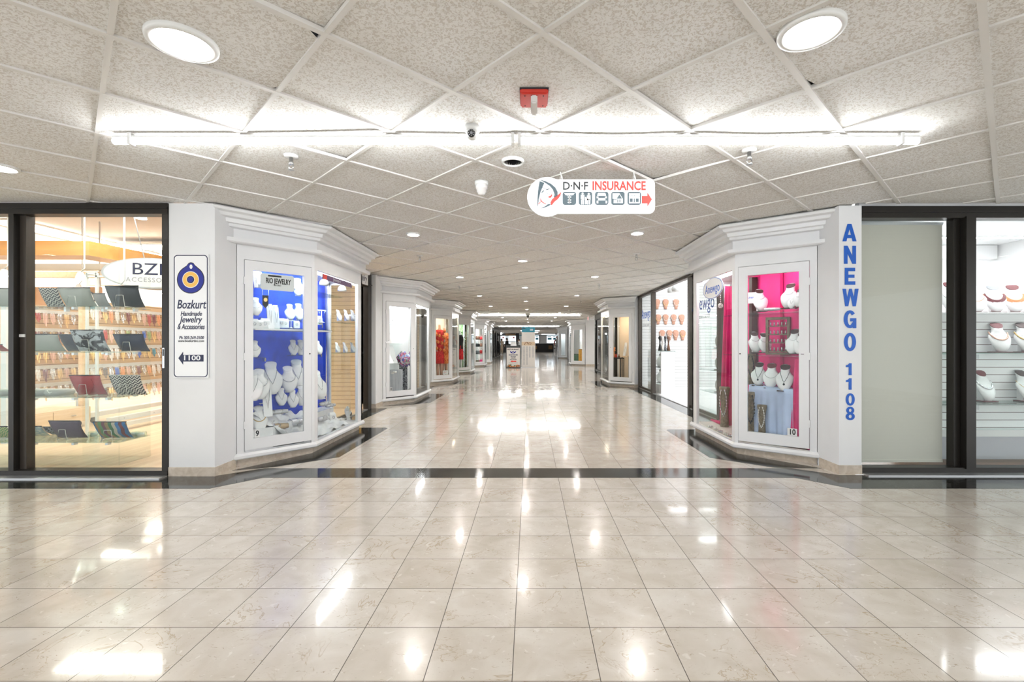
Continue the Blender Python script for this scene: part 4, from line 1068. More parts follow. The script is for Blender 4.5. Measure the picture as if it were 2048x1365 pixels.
def tbar(label):
    t = thing('earring_stand', label, 'earring stand')
    MB().lathe([(.0005, 0), (.26, 0), (.26, .03), (.06, .10), (.035, .16), (.035, .95)], 12).build('post', 'velvet', t, world=False)
    MB().tube([(-.42, 0, .95), (.42, 0, .95)], .05, 8).build('bar', 'velvet', t, world=False)
    for x in (-.30, .28):
        MB().tube([(x, -.05, .93), (x - .08, -.06, .75), (x, -.07, .62), (x + .08, -.06, .75), (x, -.05, .93)], .016, 5).build('hoop', 'silver', t, world=False)
    return t

def ring_block(label):
    t = thing('ring_display', label, 'ring display')
    MB().loft([[(-.35, -.25, 0), (.35, -.25, 0), (.35, .25, 0), (-.35, .25, 0)], [(-.38, -.15, .75), (.38, -.15, .75), (.36, .15, .85), (-.36, .15, .85)], [(-.3, 0, 1), (.3, 0, 1), (.3, .14, .95), (-.3, .14, .95)]], sm=False).build('form', 'velvet', t, world=False)
    MB().tube([(.12 * math.cos(2 * PI * k / 12), -.23, .5 + .14 * math.sin(2 * PI * k / 12)) for k in range(12)], .03, 5, closed=True).build('ring', 'silver', t, world=False)
    return t

def hand_form(label):
    """upright display hand: palm, four fingers and thumb"""
    t = thing('display_hand', label, 'jewellery hand')
    mb = MB(); mb.loft([[(w * math.cos(2 * PI * k / 12), .07 * math.sin(2 * PI * k / 12) + y, z) for k in range(12)] for w, y, z in ((.17, -.12, 0), (.13, -.08, .25), (.12, -.05, .38), (.17, 0, .52), (.18, .02, .66), (.16, .03, .70))])
    for x, h, l in ((-.13, .68, .20), (-.045, .70, .28), (.045, .70, .30), (.13, .68, .24)):
        mb.tube([(x, .03, h - .06), (x * 1.05, .045, h + l * .5), (x * 1.1, .03, h + l)], [.045, .042, .03], 8)
    mb.tube([(.14, 0, .50), (.24, -.02, .62), (.27, -.02, .74)], [.05, .045, .032], 8)
    mb.build('hand', 'velvet', t, world=False)
    MB().tube([(.135 * math.cos(2 * PI * k / 16), -.06 + .085 * math.sin(2 * PI * k / 16), .32 + .02 * math.sin(2 * PI * k / 16)) for k in range(16)], .014, 5, closed=True).build('bracelet', 'silver', t, world=False)
    return t

def cushion(label, mat, sx=.5, sz=.5, name='bracelet_pillow'):
    t = thing(name, label, 'display pillow')
    MB().lathe([(.001, -sx), (.20, -sx * .96), (.25, -sx * .6), (.27, 0), (.25, sx * .6), (.20, sx * .96), (.001, sx)], 18, (0, 0, .26), ax='x').build('pillow', mat, t, world=False)
    for x in (-.18, .16): MB().tube([(x + .05 * math.sin(3 * a_), .285 * math.cos(a_), .26 + .285 * math.sin(a_)) for a_ in [2 * PI * k / 16 for k in range(16)]], .018, 5, closed=True).build('bracelet', 'silver', t, world=False)
    return t

def case_spot(s, px, py, front, back, frac):
    """point inside a show case seen at a photograph pixel, frac of the way from glass to back"""
    r = abs(px - 1060) / F
    ys = front(r); yb = back / r
    return at(px, py, ys + (yb - ys) * frac)
def chamfer(uA, yA, uB, yB):
    def f(r):
        t = (uA - r * yA) / ((uA - uB) + r * (yB - yA)); return yA + t * (yB - yA)
    return f
ch9 = chamfer(2.743, 4.40, 2.27, 4.95); ch10 = chamfer(2.733, 4.475, 2.15, 4.93)
s9 = lambda px, py, k=.5: case_spot(-1, px, py, ch9, 2.70, k)
w9 = lambda px, py, k=.5: case_spot(-1, px, py, lambda r: 2.27 / r, 2.70, k)
s10 = lambda px, py, k=.5: case_spot(1, px, py, ch10, 2.66, k)
w10 = lambda px, py, k=.5: case_spot(1, px, py, lambda r: 2.15 / r, 2.66, k)
hgt = lambda p, hpx: hpx * p.y / F

# shelves inside a case: thin glass following the chamfer and the window
def case_shelf(case, s, uA, yA, uB, yB, y1, z, mat='shelf', u_in=.05, th=.008, ub=2.72, y0=None):
    poly = [(s * (uA - .0), yA + .08), (s * (uB + u_in + .0), yB + .03 + u_in * .3), (s * (uB + u_in), y1), (s * ub, y1), (s * ub, yA + .08)]
    MB().prism(poly, z - th, z).build('shelf', mat, case)

PROTO = {}
def put(kind, p, h, label, rz=0.0, group=None, mats=None, sc=None):
    """copy of a display piece standing at p, h tall"""
    o = PROTO[kind]
    return dup(o, p, rz, label, group, (sc[0] * h, sc[1] * h, h) if sc else h, mats)
far = (0, -40, -5)
def proto(kind, o): PROTO[kind] = o
proto('white', make_bust('x', cap='velvet', base=False, neck='V', bead='silver', beads=False))
proto('whitebead', make_bust('x', cap='velvet', base=False, neck='U', bead='silver', rbead=.02))
proto('plain', make_bust('x', cap='cap', base=True, neck='O', bead='silver', beads=False))
proto('pendant', make_bust('x', cap='cap', base=True, neck='V', bead='black', beads=False, pendant='onyx'))
proto('chain', make_bust('x', cap='capred', base=True, neck='U', bead='silver', rbead=.012))
proto('bead', make_bust('x', cap='capred', base=True, neck='U', bead='gold', rbead=.032))
proto('bib', make_bust('x', cap='capred', base=True, neck='U', bead='coral', rbead=.034, rows=3))
proto('strip', strip_stand('x')); proto('tbar', tbar('x')); proto('ring', ring_block('x')); proto('hand', hand_form('x'))
proto('cush', cushion('x', 'glitter')); proto('goldcush', cushion('x', 'goldglit', .75)); PROTO_OBJS = list(PROTO.values())

# ------------------------------------------------------------------ show case 9
for z, y1 in ((1.735, 5.9), (1.315, 5.6)):
    case_shelf(case9, -1, 2.70, 4.45, 2.30, 5.02, y1, z)
mb = MB(); mb.prism([(-2.66, 4.55), (-2.34, 4.98), (-2.34, 5.55), (-2.70, 5.55), (-2.70, 4.55)], 1.29, 1.306); mb.build('shelf', 'velvet', case9)
MB().prism([(-2.55, 4.66), (-2.55, 6.1), (-2.733, 6.28), (-2.733, 4.46), (-2.70, 4.46)], .129, .33).build('riser', 'satin', case9)
for px0, px1, py in ((503, 531, 716), (573, 640, 711.5), (588, 642, 641), (503, 524, 632.5)):
    a, b = s9(px0 + 1, py, .45), (s9(px1 - 1, py, .6) if px1 < 610 else w9(px1 + 2, py, .75)); z = a.z
    a2, b2 = s9(px0 + 1, py, 1.0), (s9(px1 - 1, py, 1.0) if px1 < 610 else w9(px1 + 2, py, 1.0))
    MB().prism([(a.x, a.y), (b.x, b.y), (b2.x, b2.y), (a2.x, a2.y)], z - .008, z).build('shelf', 'shelf', case9)
    MB().box(b2.x - .012, b2.x + .012, b2.y - .03, b2.y, z - .045, z - .008).build('bracket', 'chrome', case9)
AN = math.radians(40)
def row9(items):
    for kind, px, py, h, k, label, *rest in items:
        f = s9 if px < 612 else w9
        p = f(px, py, k); rz = AN if px < 612 else math.radians(65)
        put(kind, p, hgt(p, h), label, rz + (rest[0] if rest else 0), sc=rest[1] if len(rest) > 1 else None, mats=rest[2] if len(rest) > 2 else None)
row9([
 ('strip', 511, 576, 34, .5, 'white leaning strip on the top shelf beside the shop notice in case 9'),
 ('white', 518, 576.5, 31, .75, 'white bust half hidden behind the white shop notice in case 9'),
 ('whitebead', 596.5, 593, 34, .55, 'white bust on the top shelf of case 9, right of the shop notice'),
 ('whitebead', 512, 632, 34, .6, 'white bust on the little upper side shelf against the door edge of case 9'),
 ('ring', 508.5, 658, 20, .5, 'white ring block at the door edge of the long white shelf in case 9'),
 ('ring', 519, 659, 19, .5, 'white ring block second from the door edge on the long white shelf of case 9'),
 ('ring', 529.5, 659, 22, .5, 'white ring block under the hanging watch card in case 9'),
 ('strip', 540, 660, 52, .45, 'tall white leaning strip just right of the hanging watch card'),
 ('strip', 551.5, 660, 50, .55, 'tall white leaning strip farther from the watch card in case 9'),
 ('ring', 562, 656, 19, .6, 'white ring block beside the tall strips on the long white shelf'),
 ('ring', 570, 656, 18, .6, 'white ring block before the upper pair of busts in case 9'),
 ('tbar', 582, 657, 16, .5, 'small white earring bar on the long white shelf of case 9'),
 ('ring', 593, 657, 15, .5, 'small white ring block at the corner post end of the long white shelf'),
 ('white', 580.5, 641, 30, .75, 'slender white bust of the upper pair above the long white shelf'),
 ('white', 598, 641, 31, .75, 'broad white bust of the upper pair by the corner post'),
 ('whitebead', 510, 715.5, 31, .65, 'beaded white bust on the short middle shelf at the hinge side of case 9'),
 ('white', 587, 711, 28, .65, 'white bust of the middle pair on the thin glass shelf in case 9'),
 ('white', 602, 711, 28, .65, 'white bust of the middle pair nearest the corner post of case 9'),
 ('white', 505.5, 803, 56, .5, 'tall white bust cut off by the door frame at the left of case 9'),
 ('whitebead', 519, 800, 56, .6, 'white bust with spiky silver collar behind the long drooping strip in case 9'),
 ('white', 543.5, 790, 60, .72, 'tall white bust with a plain neck in the middle of case 9'),
 ('whitebead', 577.5, 786, 48, .7, 'white bust with a silver flower collar in case 9'),
 ('white', 595, 778, 53, .85, 'tallest white bust at the back right of case 9'),
 ('strip', 534, 832, 58, .42, 'long drooping white strip stand at the centre of the lower tier in case 9', 0, (1.3, 1.0)),
 ('white', 563, 812, 32, .55, 'low white bust before the tall plain bust in case 9'),
 ('white', 586, 816, 32, .55, 'low white bust with a pointed chain before the flower collar bust'),
 ('white', 604, 812, 36, .6, 'low white bust by the corner post of case 9'),
 ('whitebead', 518.5, 864, 46, .42, 'white bust with gold chains at the foot of the door glass of case 9', 0, None, {'necklace': 'gold'}),
 ('cush', 556, 829, 18, .45, 'silver glitter bracelet roll on the white cloth tier of case 9', 0, (2.1, 1.0)),
 ('goldcush', 553, 860, 24, .35, 'gold glitter bracelet pillow near the bottom of case 9', 0, (1.25, 1.0)),
 ('cush', 588, 853, 28, .5, 'big silver glitter bracelet pillow at the lower right of the case 9 door', 0, (1.4, 1.0)),
 ('cush', 570, 872, 12, .3, 'low jewelled roll lying at the foot of the case 9 door', 0, (2.0, 1.0)),
 ('tbar', 541, 868, 28, .4, 'white earring stand before the gold glitter pillow in case 9', 0, (.7, .7)),
 ('tbar', 527, 824, 18, .5, 'white earring bar beside the drooping strip in case 9'),
 ('tbar', 643, 646, 26, .72, 'white earring stand on the upper blue side of case 9'),
 ('ring', 637, 650, 18, .8, 'white ring block under the upper earring stand by the corner post'),
 ('white', 638, 710, 26, .7, 'small white bust behind the corner post on the middle shelf of case 9'),
 ('white', 638.5, 800, 54, .6, 'tall white bust just past the corner post in the side window of case 9'),
 ('tbar', 644, 798, 26, .6, 'white earring stand beside the tall side window bust'),
 ('cush', 650, 812, 16, .5, 'silver bracelet roll heaped on the side window cloth, uppermost', 0, (1.6, 1.0)),
 ('cush', 661, 815, 14, .6, 'silver bracelet roll under the white corner strip in the side window', 0, (1.6, 1.0)),
 ('cush', 647, 842, 18, .45, 'silver bracelet pillow low in the side window by the corner post', 0, (1.4, 1.0)),
 ('ring', 664, 845, 20, .5, 'white jewelled block in the middle of the side window floor'),
 ('cush', 680, 846, 18, .5, 'pale rose bracelet roll next to the display hand', 0, (1.0, 1.0), {'pillow': 'pearl'}),
 ('hand', 695, 846, 33, .45, 'white display hand standing in the side window of case 9'),
])
for i, (px, py) in enumerate(((679, 643), (694, 643), (707, 643), (676, 706), (691, 706), (706, 706))):
    p = w9(px, py, .32); n_l = ['by the white post', 'in the middle', 'by the far glass corner'][i % 3]
    put('white', p, hgt(p, 21 if i < 3 else 19), f'small white bust {n_l}, {"upper" if i < 3 else "lower"} side window shelf, case 9', math.radians(75))
for py in (644, 707):
    p = w9(672, py, .32); q = w9(713, py, .32); MB().prism([(p.x - .06, p.y), (q.x + .0, q.y - .02), (q.x + .10, q.y + .0), (p.x - .06, p.y + .25)], p.z - .008, p.z).build('shelf', 'shelf', case9)
# white cloth heaped on the floor of the case
t = thing('draped_cloth', 'crumpled white satin cloth over the stepped floor of case 9', 'cloth', (-2.5, 5.0, .13))
def clothfn(u, v):
    x = -2.68 + .36 * u; yy = 4.52 + 1.55 * v
    front = 4.40 + (2.743 + x) / .473 * .55 + .07
    if yy < front: yy = front
    k = (x + 2.68) / .36; h = .135 + .34 * (1 - k) ** 1.3 * (1 - .55 * v) + .015 * math.sin(19 * u + 31 * v) + .012 * math.sin(43 * v - 9 * u)
    return (x, yy, h)
MB().sheet(clothfn, 22, 44).build('cloth', 'satin', t)
# white corner strip and pole beside the blue cloth
t = thing('draped_cloth', 'white hanging fabric edge down the far side of the blue back of case 9', 'cloth', (-2.68, 6.28, .13))
MB().sheet(lambda u, v: (-2.66 - .045 * u + .012 * math.sin(9 * u + 2 * v), 6.20 + .05 * u + .02 * math.sin(5 * v), .14 + 1.78 * v), 8, 20).build('cloth', 'satin', t, solid=.004)
for i, (px, py, l) in enumerate(((648, 566, 'by the corner post'), (684, 578, 'farther along'))):
    p = w9(px, py, .35); t = thing('spot_lamp', f'white dome spot lamp in the side window of case 9, {l}', 'lamp', (p.x, p.y, 1.965))
    MB().lathe([(.055, p.z - 1.995), (.05, p.z - 1.965), (.035, p.z - 1.935), (.012, p.z - 1.925), (.0005, p.z - 1.925)], 16).build('shade', 'wplastic', t, world=False)
    MB().tube([(0, 0, p.z - 1.93), (.02, 0, 0)], .011, 8).build('stem', 'lgrey', t, world=False)
    MB().ball((0, 0, p.z - 1.965), .026).build('bulb', 'spot', t, world=False)
# watch card
p = s9(531, 606, .5); t = thing('watch_card', 'hanging pointed black card with a gold watch in case 9', 'watch display', p)
c_ = math.cos(AN); s_ = math.sin(AN)
def lp(o, x, y, z): return (o.x + x * c_ - y * s_, o.y + x * s_ + y * c_, o.z + z)
mb = MB(); w_ = .027; mb.prism_y([(-w_, .075), (w_, .075), (w_, -.02), (0, -.055), (-w_, -.02)], 0, .006)
mb.v = [(x, y, z) for x, y, z in mb.v]; cd = mb.build('card', 'black', t, world=False); t.rotation_euler = (0, 0, AN)
MB().disc_y((0, .03), .016, .02, -.006, 0, 20).build('watch', 'gold', t, world=False)
for sx in (-1, 1): MB().tube([(sx * w_, 0, .075), (sx * w_, 0, .13)], .003, 5).build('cord', 'velvet', t, world=False)
# notice on the door glass
def on_chamfer(A, B, a, b, d0, d1, z0, z1, cut=0.0):
    """board lying against the door glass, corners cut"""
    A, B = Vector(A), Vector(B); d = (B - A).normalized(); n = Vector((d.y, -d.x))
    pts = [(a + cut, z0), (b - cut, z0), (b, z0 + cut), (b, z1 - cut), (b - cut, z1), (a + cut, z1), (a, z1 - cut), (a, z0 + cut)]
    vs = []
    for q in (d0, d1):
        for u, z in pts: p = A + d * u + n * q; vs.append((p.x, p.y, z))
    k = len(pts); mb = MB(); mb.add(vs, [tuple(range(k)), tuple(reversed(range(k, 2 * k)))] + [(i, k + i, k + (i + 1) % k, (i + 1) % k) for i in range(k)])
    return mb, d, n, A
A9, B9 = case9['A'], case9['B']
t = thing('shop_notice', 'white notice with a bold black shop name on the case 9 glass', 'sign', (-2.5, 4.66, 1.78))
mb, d, n, A = on_chamfer(A9, B9, .205, .525, -.017, -.013, 1.685, 1.845, .016); mb.build('board', 'acr', t)
def ctext(body, u, z, size, mat, par, wid=None, off=0.0, nrm=-.0125):
    p = A + d * u + n * nrm; o = text(body, size, (p.x, p.y, z), mat, par, rot=(PI / 2, 0, math.atan2(d.y, d.x)), off=off)
    if wid: bpy.context.view_layer.update(); o.scale.x = wid / (o.dimensions.x or 1)
    return o
ctext('RIO JEWELRY', .372, 1.775, .072, 'black', t, .235, .0022); ctext('#1061', .365, 1.737, .024, 'black', t, .065, .0003)
ctext('RIO JEWELRY BRACELETS', .365, 1.715, .007, 'grey', t, .09) if False else None
mb, d, n, A = on_chamfer(A9, B9, .275, .40, -.0125, -.0120, 1.818, 1.834); mb.build('bar', 'black', t)
# sticker at the top of the side window
t = thing('window_sticker', 'purple strip sticker lettered jewelry along the top of the case 9 side window', 'sticker', (-2.27, 5.5, 1.91))
MB().box(-2.2695, -2.2675, 5.13, 5.98, 1.865, 1.925).build('strip', pm('plum sticker', (.12, .06, .14), .4), t)
MB().box(-2.2673, -2.2668, 5.15, 5.25, 1.87, 1.92).build('badge', 'redplastic', t)
text('Jewelry', .055, (-2.267, 5.52, 1.895), 'lgrey', t, face='+x', sx=1.3)
# shop sign board over the side shop front
t = thing('shop_sign', 'white board ending in dark script letters over the dark door behind case 9', 'sign', (-2.81, 7.4, 2.26))
MB().box(-2.818, -2.80, 6.5, 8.12, 2.16, 2.372).build('board', 'acr', t)
o = text('Rio Jewelry', .15, (-2.7985, 8.06, 2.26), 'navy', t, face='+x', align='RIGHT', shear=.15)
# amber slat edge and dark roller gate beside it
t = thing('slat_display', 'amber edged slat panel standing in the dark doorway behind case 9', 'display', (-2.9, 7.98, 0))
MB().box(-2.95, -2.90, 7.95, 8.02, .02, 2.12).build('panel', 'slatt', t)
mb = MB()
for k in range(26): mb.box(-2.899, -2.884, 7.955, 8.015, .05 + k * .08, .115 + k * .08)
mb.build('slat_edge', 'goldbar', t)

# ------------------------------------------------------------------ show case 10
uA, yA_, uB_, yB_ = 2.733, 4.475, 2.15, 4.93
case_shelf(case10, 1, 2.68, 4.52, 2.19, 5.0, 5.45, 1.475, ub=2.68); case_shelf(case10, 1, 2.68, 4.52, 2.19, 5.0, 5.45, 1.035, ub=2.68)
AR = -math.radians(38)
def row10(items):
    for kind, px, py, h, k, label, *rest in items:
        f = s10 if px > 1470 else w10
        p = f(px, py, k); put(kind, p, hgt(p, h), label, AR + (rest[0] if rest else 0), sc=rest[1] if len(rest) > 1 else None, mats=rest[2] if len(rest) > 2 else None)
row10([
 ('plain', 1521, 624, 42, .6, 'white bust with dark cap on the top shelf of case 10, beside the shop card', .5),
 ('plain', 1577, 618, 47, .55, 'big stud sprinkled white bust on the top shelf of case 10', -.3),
 ('white', 1584, 618, 26, .3, 'small white bust tucked before the studded bust in case 10', -.3),
 ('plain', 1598, 615, 34, .5, 'white bust cut by the frame on the top shelf of case 10', -.3),
 ('cush', 1545, 622, 12, .45, 'silver cuff bracelets heaped on the top shelf of case 10', 0, (2.6, 1.0)),
 ('plain', 1511, 706, 38, .5, 'white bust with thin chains at the door edge of the second shelf of case 10', .5),
 ('plain', 1530, 707, 37, .65, 'slim white bust next to the dark wooden ring cabinet', .5),
 ('plain', 1586, 709, 46, .6, 'white bust in shade right of the dark wooden ring cabinet', -.3),
 ('plain', 1600, 709, 40, .5, 'white bust cut off by the door frame right of the ring cabinet', -.3),
 ('pendant', 1517, 772, 42, .5, 'white bust with a round dark pendant on the pale blue cloth'),
 ('chain', 1542, 777, 45, .55, 'white bust with beaded chains in the middle of the pale blue cloth'),
 ('pendant', 1569, 783, 48, .5, 'white bust with a long dark cord pendant at the right of the pale blue cloth'),
])
# ring cabinet
p = s10(1556, 710, .7); t = thing('ring_cabinet', 'dark wooden open cabinet with rows of rings in case 10', 'cabinet', p, rz=AR); Hc, Wc = hgt(p, 75), hgt(p, 31) * .62
mb = MB()
for x in (-Wc, Wc): mb.box(x - .012, x + .012, -.03, .04, 0, Hc)
mb.box(-Wc, Wc, -.03, .04, Hc - .024, Hc); mb.box(-Wc, Wc, -.03, .04, 0, .024); mb.build('frame', 'driftwood', t, world=False)
for k in range(4):
    z = .03 + k * (Hc - .04) / 4; MB().box(-Wc + .012, Wc - .012, -.02, .035, z, z + .01).build('shelf', 'driftwood', t, world=False)
    for j in range(5):
        x = -Wc + .03 + j * (2 * Wc - .06) / 4; MB().lathe([(.0005, 0), (.009, 0), (.006, .02), (.008, .034), (.0005, .04)], 8, (x, 0, z + .01)).build('ring', 'steel', t, world=False)
# cards
p = s10(1508, 607, .8); t = thing('shop_card', 'white card with the blue shop name on the top shelf of case 10', 'card', p, rz=AR)
h = hgt(p, 22); MB().box(-.075, .075, 0, .003, 0, h).build('card', 'paper', t, world=False); text('Anewgo', .045, (-.01, -.001, h * .55), 'blue', t, rot=(PI / 2, 0, 0)).location = (-.01, -.001, h * .55)
# table with pale blue cloth
t = thing('draped_table', 'small display table under a pale blue satin cloth in case 10', 'table', (2.45, 4.85, .13))
P0, P1 = s10(1500, 772, .42), s10(1588, 786, .34); Q0, Q1 = s10(1500, 772, 1.0), s10(1588, 786, 1.0); zt = .70
mb = MB(); mb.prism([(P0.x, P0.y), (P1.x, P1.y), (Q1.x, Q1.y), (Q0.x, Q0.y)], zt - .012, zt - .002); mb.build('table_top', 'satin', t)
def blue(u, v):
    b = Vector((P0.x, P0.y)).lerp(Vector((P1.x, P1.y)), u); d = (Vector((P1.x, P1.y)) - Vector((P0.x, P0.y))).normalized(); n = Vector((d.y, -d.x)); n = n if n.y < 0 else -n
    w = .010 + (.022 * math.sin(16 * u + 1) + .014 * math.sin(37 * u + 2 * v)) * (1 - v) + .02 * (1 - v)
    b += n * w; return (b.x, b.y, .132 + (zt - .13) * v - (.06 * math.sin(3 * u) * (1 - v) if False else 0))
MB().sheet(blue, 48, 10).build('cloth', 'sky', t, solid=.003)
MB().sheet(lambda u, v: (P0.x + (P1.x - P0.x) * u + (Q0.x - P0.x) * v, P0.y + (P1.y - P0.y) * u + (Q0.y - P0.y + .02) * v, zt + .002 + .003 * math.sin(20 * u)), 20, 4).build('runner', 'sky', t, solid=.002)
# wooden torso stands
def wood_torso(px, py, hpx, k, label, f=s10, mat='driftwood', bead='pearl', wide=.68):
    p = f(px, py, k); h = hgt(p, hpx); t = thing('necklace_torso', label, 'necklace stand', p, rz=AR)
    mb = MB(); rings = []
    for z, w, d in ((0, .16, .10), (.30, .15, .09), (.55, .13, .08), (.80, .17, .09), (.93, .21, .09), (1.0, .20, .08)):
        rings.append([(w * wide * math.cos(2 * PI * i / 14), d * math.sin(2 * PI * i / 14), z) for i in range(14)])
    mb.loft(rings).build('form', mat, t, world=False)
    pts = [(.13 * wide * math.sin(a), -.12 + .02 * math.cos(a), .30 + .62 * (abs(a) / 2.6) ** 1.2) for a in [-2.6 + 5.2 * i / 18 for i in range(19)]]
    mb = MB(); mb.tube(pts, .008, 5)
    for q in pts: mb.ball(q, .020, n=6, m=4)
    mb.build('necklace', bead, t, world=False); t.scale = (h,) * 3
    return t
wood_torso(1524, 874, 64, .28, 'brown wooden torso with a pearl rope before the pale blue cloth')
wood_torso(1503, 872, 88, .40, 'tall dark wooden torso with black beads at the door edge of case 10', bead='black')
wood_torso(1503, 770, 62, .55, 'dark wooden torso behind the pendant bust on the blue cloth', bead='onyx')
wood_torso(1449, 856, 82, .5, 'brown wooden torso with silver pendants in the side window of case 10', f=w10, bead='silver', wide=.62)
# pink drapes
def drape(name, label, pts_top, pts_bot, z0, z1, mat='drape', amp=.02, waves=4):
    t = thing('drape', label, 'drape', (pts_bot[0][0], pts_bot[0][1], z0))
    def fn(u, v):
        a = Vector(pts_bot[0]).lerp(Vector(pts_bot[1]), u); b = Vector(pts_top[0]).lerp(Vector(pts_top[1]), u); c = a.lerp(b, v)
        d = (Vector(pts_bot[1]) - Vector(pts_bot[0])).normalized(); n = Vector((d.y, -d.x)); c += n * amp * math.sin(2 * PI * waves * u) * (1.2 - .6 * v)
        return (c.x, c.y, z0 + (z1 - z0) * v)
    MB().sheet(fn, waves * 10, 12).build('cloth', mat, t, solid=.003)
    return t
xy = lambda v: (v.x, v.y)
drape('drape', 'hot pink cloth hanging at the hinge edge of the case 10 door', (xy(s10(1590, 720, .5)), xy(s10(1601, 720, .45))), (xy(s10(1580, 860, .28)), xy(s10(1601, 860, .25))), .15, 1.0, amp=.012, waves=2)
drape('drape', 'long hot pink cloth hanging in the side window of case 10', (xy(w10(1450, 600, .45)), xy(w10(1468, 600, .7))), (xy(w10(1440, 800, .5)), xy(w10(1466, 800, .7))), .14, 1.86, amp=.02, waves=3)
t = thing('drape', 'end of the pink cloth trailing over the floor of the case 10 side window', 'drape', w10(1432, 838, .5))
a, b = w10(1420, 838, .5), w10(1446, 846, .5)
MB().sheet(lambda u, v: (a.x + (b.x - a.x) * u + .05 * v, a.y + (b.y - a.y) * u + .03 * v, .132 + .03 * math.sin(PI * v) * (.5 + u)), 12, 8).build('cloth', 'drape', t, solid=.003)
MB().box(2.66, 2.69, 5.0, 5.42, .15, 1.94).build('inner_panel', 'pink', case10)
MB().box(2.62, 2.685, 5.55, 5.62, .13, 1.94).build('inner_post', 'bronze2', case10)
# crystal ball
p = w10(1441, 612, .3); t = thing('crystal_ball', 'crystal bead ball hanging on a string in the case 10 side window', 'ornament', p)
mb = MB()
for i in range(40):
    a = i * 2.399; z = 1 - 2 * (i + .5) / 40; r = math.sqrt(1 - z * z); mb.ball((.026 * r * math.cos(a), .026 * r * math.sin(a), .026 * z), .006, n=6, m=4)
mb.build('beads', 'pearl', t, world=False)
mb = MB(); mb.tube([(0, 0, .03), (0, 0, 1.96 - p.z)], .0025, 5)
for k in range(9): mb.ball((0, 0, .05 + k * .025), .008, n=6, m=4)
mb.build('string', 'silver', t, world=False)
# scattered pieces on the case floor
for i, (px, py, m, l) in enumerate(((1421, 856, 'silver', 'by the far corner post'), (1431, 862, 'pearl', 'before the trailing pink cloth'), (1441, 868, 'silver', 'below the wooden torso'), (1452, 876, 'pearl', 'beside the wooden torso foot'), (1460, 884, 'silver', 'next to the corner post'))):
    p = w10(px, py, .12); p.z = .132; t = thing('brooch', f'small sparkling brooch on the floor of case 10, {l}', 'brooch', p)
    mb = MB()
    for k in range(6): mb.ball((.022 * math.cos(k * 1.05), .022 * math.sin(k * 1.05), .008), .010, n=6, m=4)
    mb.build('petals', m, t, world=False); MB().ball((0, 0, .012), .011).build('stone', 'silver', t, world=False)
# oval sign on the side glass
t = thing('oval_sign', 'white oval shop sign rimmed blue on the side glass of case 10', 'sign', (2.14, 5.52, 1.72))
yc = 2.145 * F / (1425.5 - 1060); zc = EYE + (687 - 577) * yc / F; ry = .30; rz_ = .125
def oval_x(x0, x1, a, b, n=40): return [(x0, x1, yc + a * math.cos(2 * PI * i / n), zc + b * math.sin(2 * PI * i / n)) for i in range(n)]
def oval(a, b, x0, x1, mat, nm):
    o = oval_x(x0, x1, a, b); k = len(o); mb = MB(); mb.add([(x0, y, z) for _, _, y, z in o] + [(x1, y, z) for _, _, y, z in o], [tuple(range(k)), tuple(range(k, 2 * k))] + [(i, (i + 1) % k, k + (i + 1) % k, k + i) for i in range(k)]); return mb.build(nm, mat, t)
oval(ry, rz_, 2.140, 2.147, 'acr', 'board'); oval(ry * .985, rz_ * .97, 2.1392, 2.1400, 'blue', 'rim'); oval(ry * .95, rz_ * .93, 2.1384, 2.1392, 'acr', 'face')
o = text('Anewgo', .15, (2.1378, yc, zc - .005), 'blue', t, face='-x'); bpy.context.view_layer.update(); o.scale.x = .43 / o.dimensions.x
# ------------------------------------------------------------------ handmade jewellery shop: glass display behind the window
XR, YF, YB = -3.89, 4.45, 4.82
gz = (.222, .648, 1.078, 1.512)
t = thing('glass_display', 'frameless glass shelving of handbags behind the left shop window', 'display shelving', (-5.4, 4.63, 0)); gd = t
for i, z in enumerate(gz):
    MB().box(-7.4, XR, YF, YB, z - .008, z).build('shelf', 'shelf', t)
    for x in (-4.02, -4.34, -4.72, -5.2):
        MB().box(x - .012, x + .012, YF + .01, YF + .05, z - .03, z - .008).build('clamp', 'steel', t)
        MB().box(x - .012, x + .012, YB - .05, YB - .01, z - .03, z - .008).build('clamp', 'steel', t)
for a, b, c, d, z1 in ((-7.4, XR, YF + .004, YF + .009, 2.05), (XR - .006, XR, YF, YB, 2.05), (-4.60, -4.594, YB + .01, YB + .2, 2.2), (-7.4, XR, YB - .006, YB - .001, .95)):
    MB().box(a, b, c, d, .004, z1).build('panel', 'glass', t)
for z in (.03, .168):
    MB().lathe([(.0005, -.03), (.012, -.028), (.012, .028), (.0005, .03)], 10, (-4.76, YF + .02, z), ax='x').build('hinge', 'steel', t)

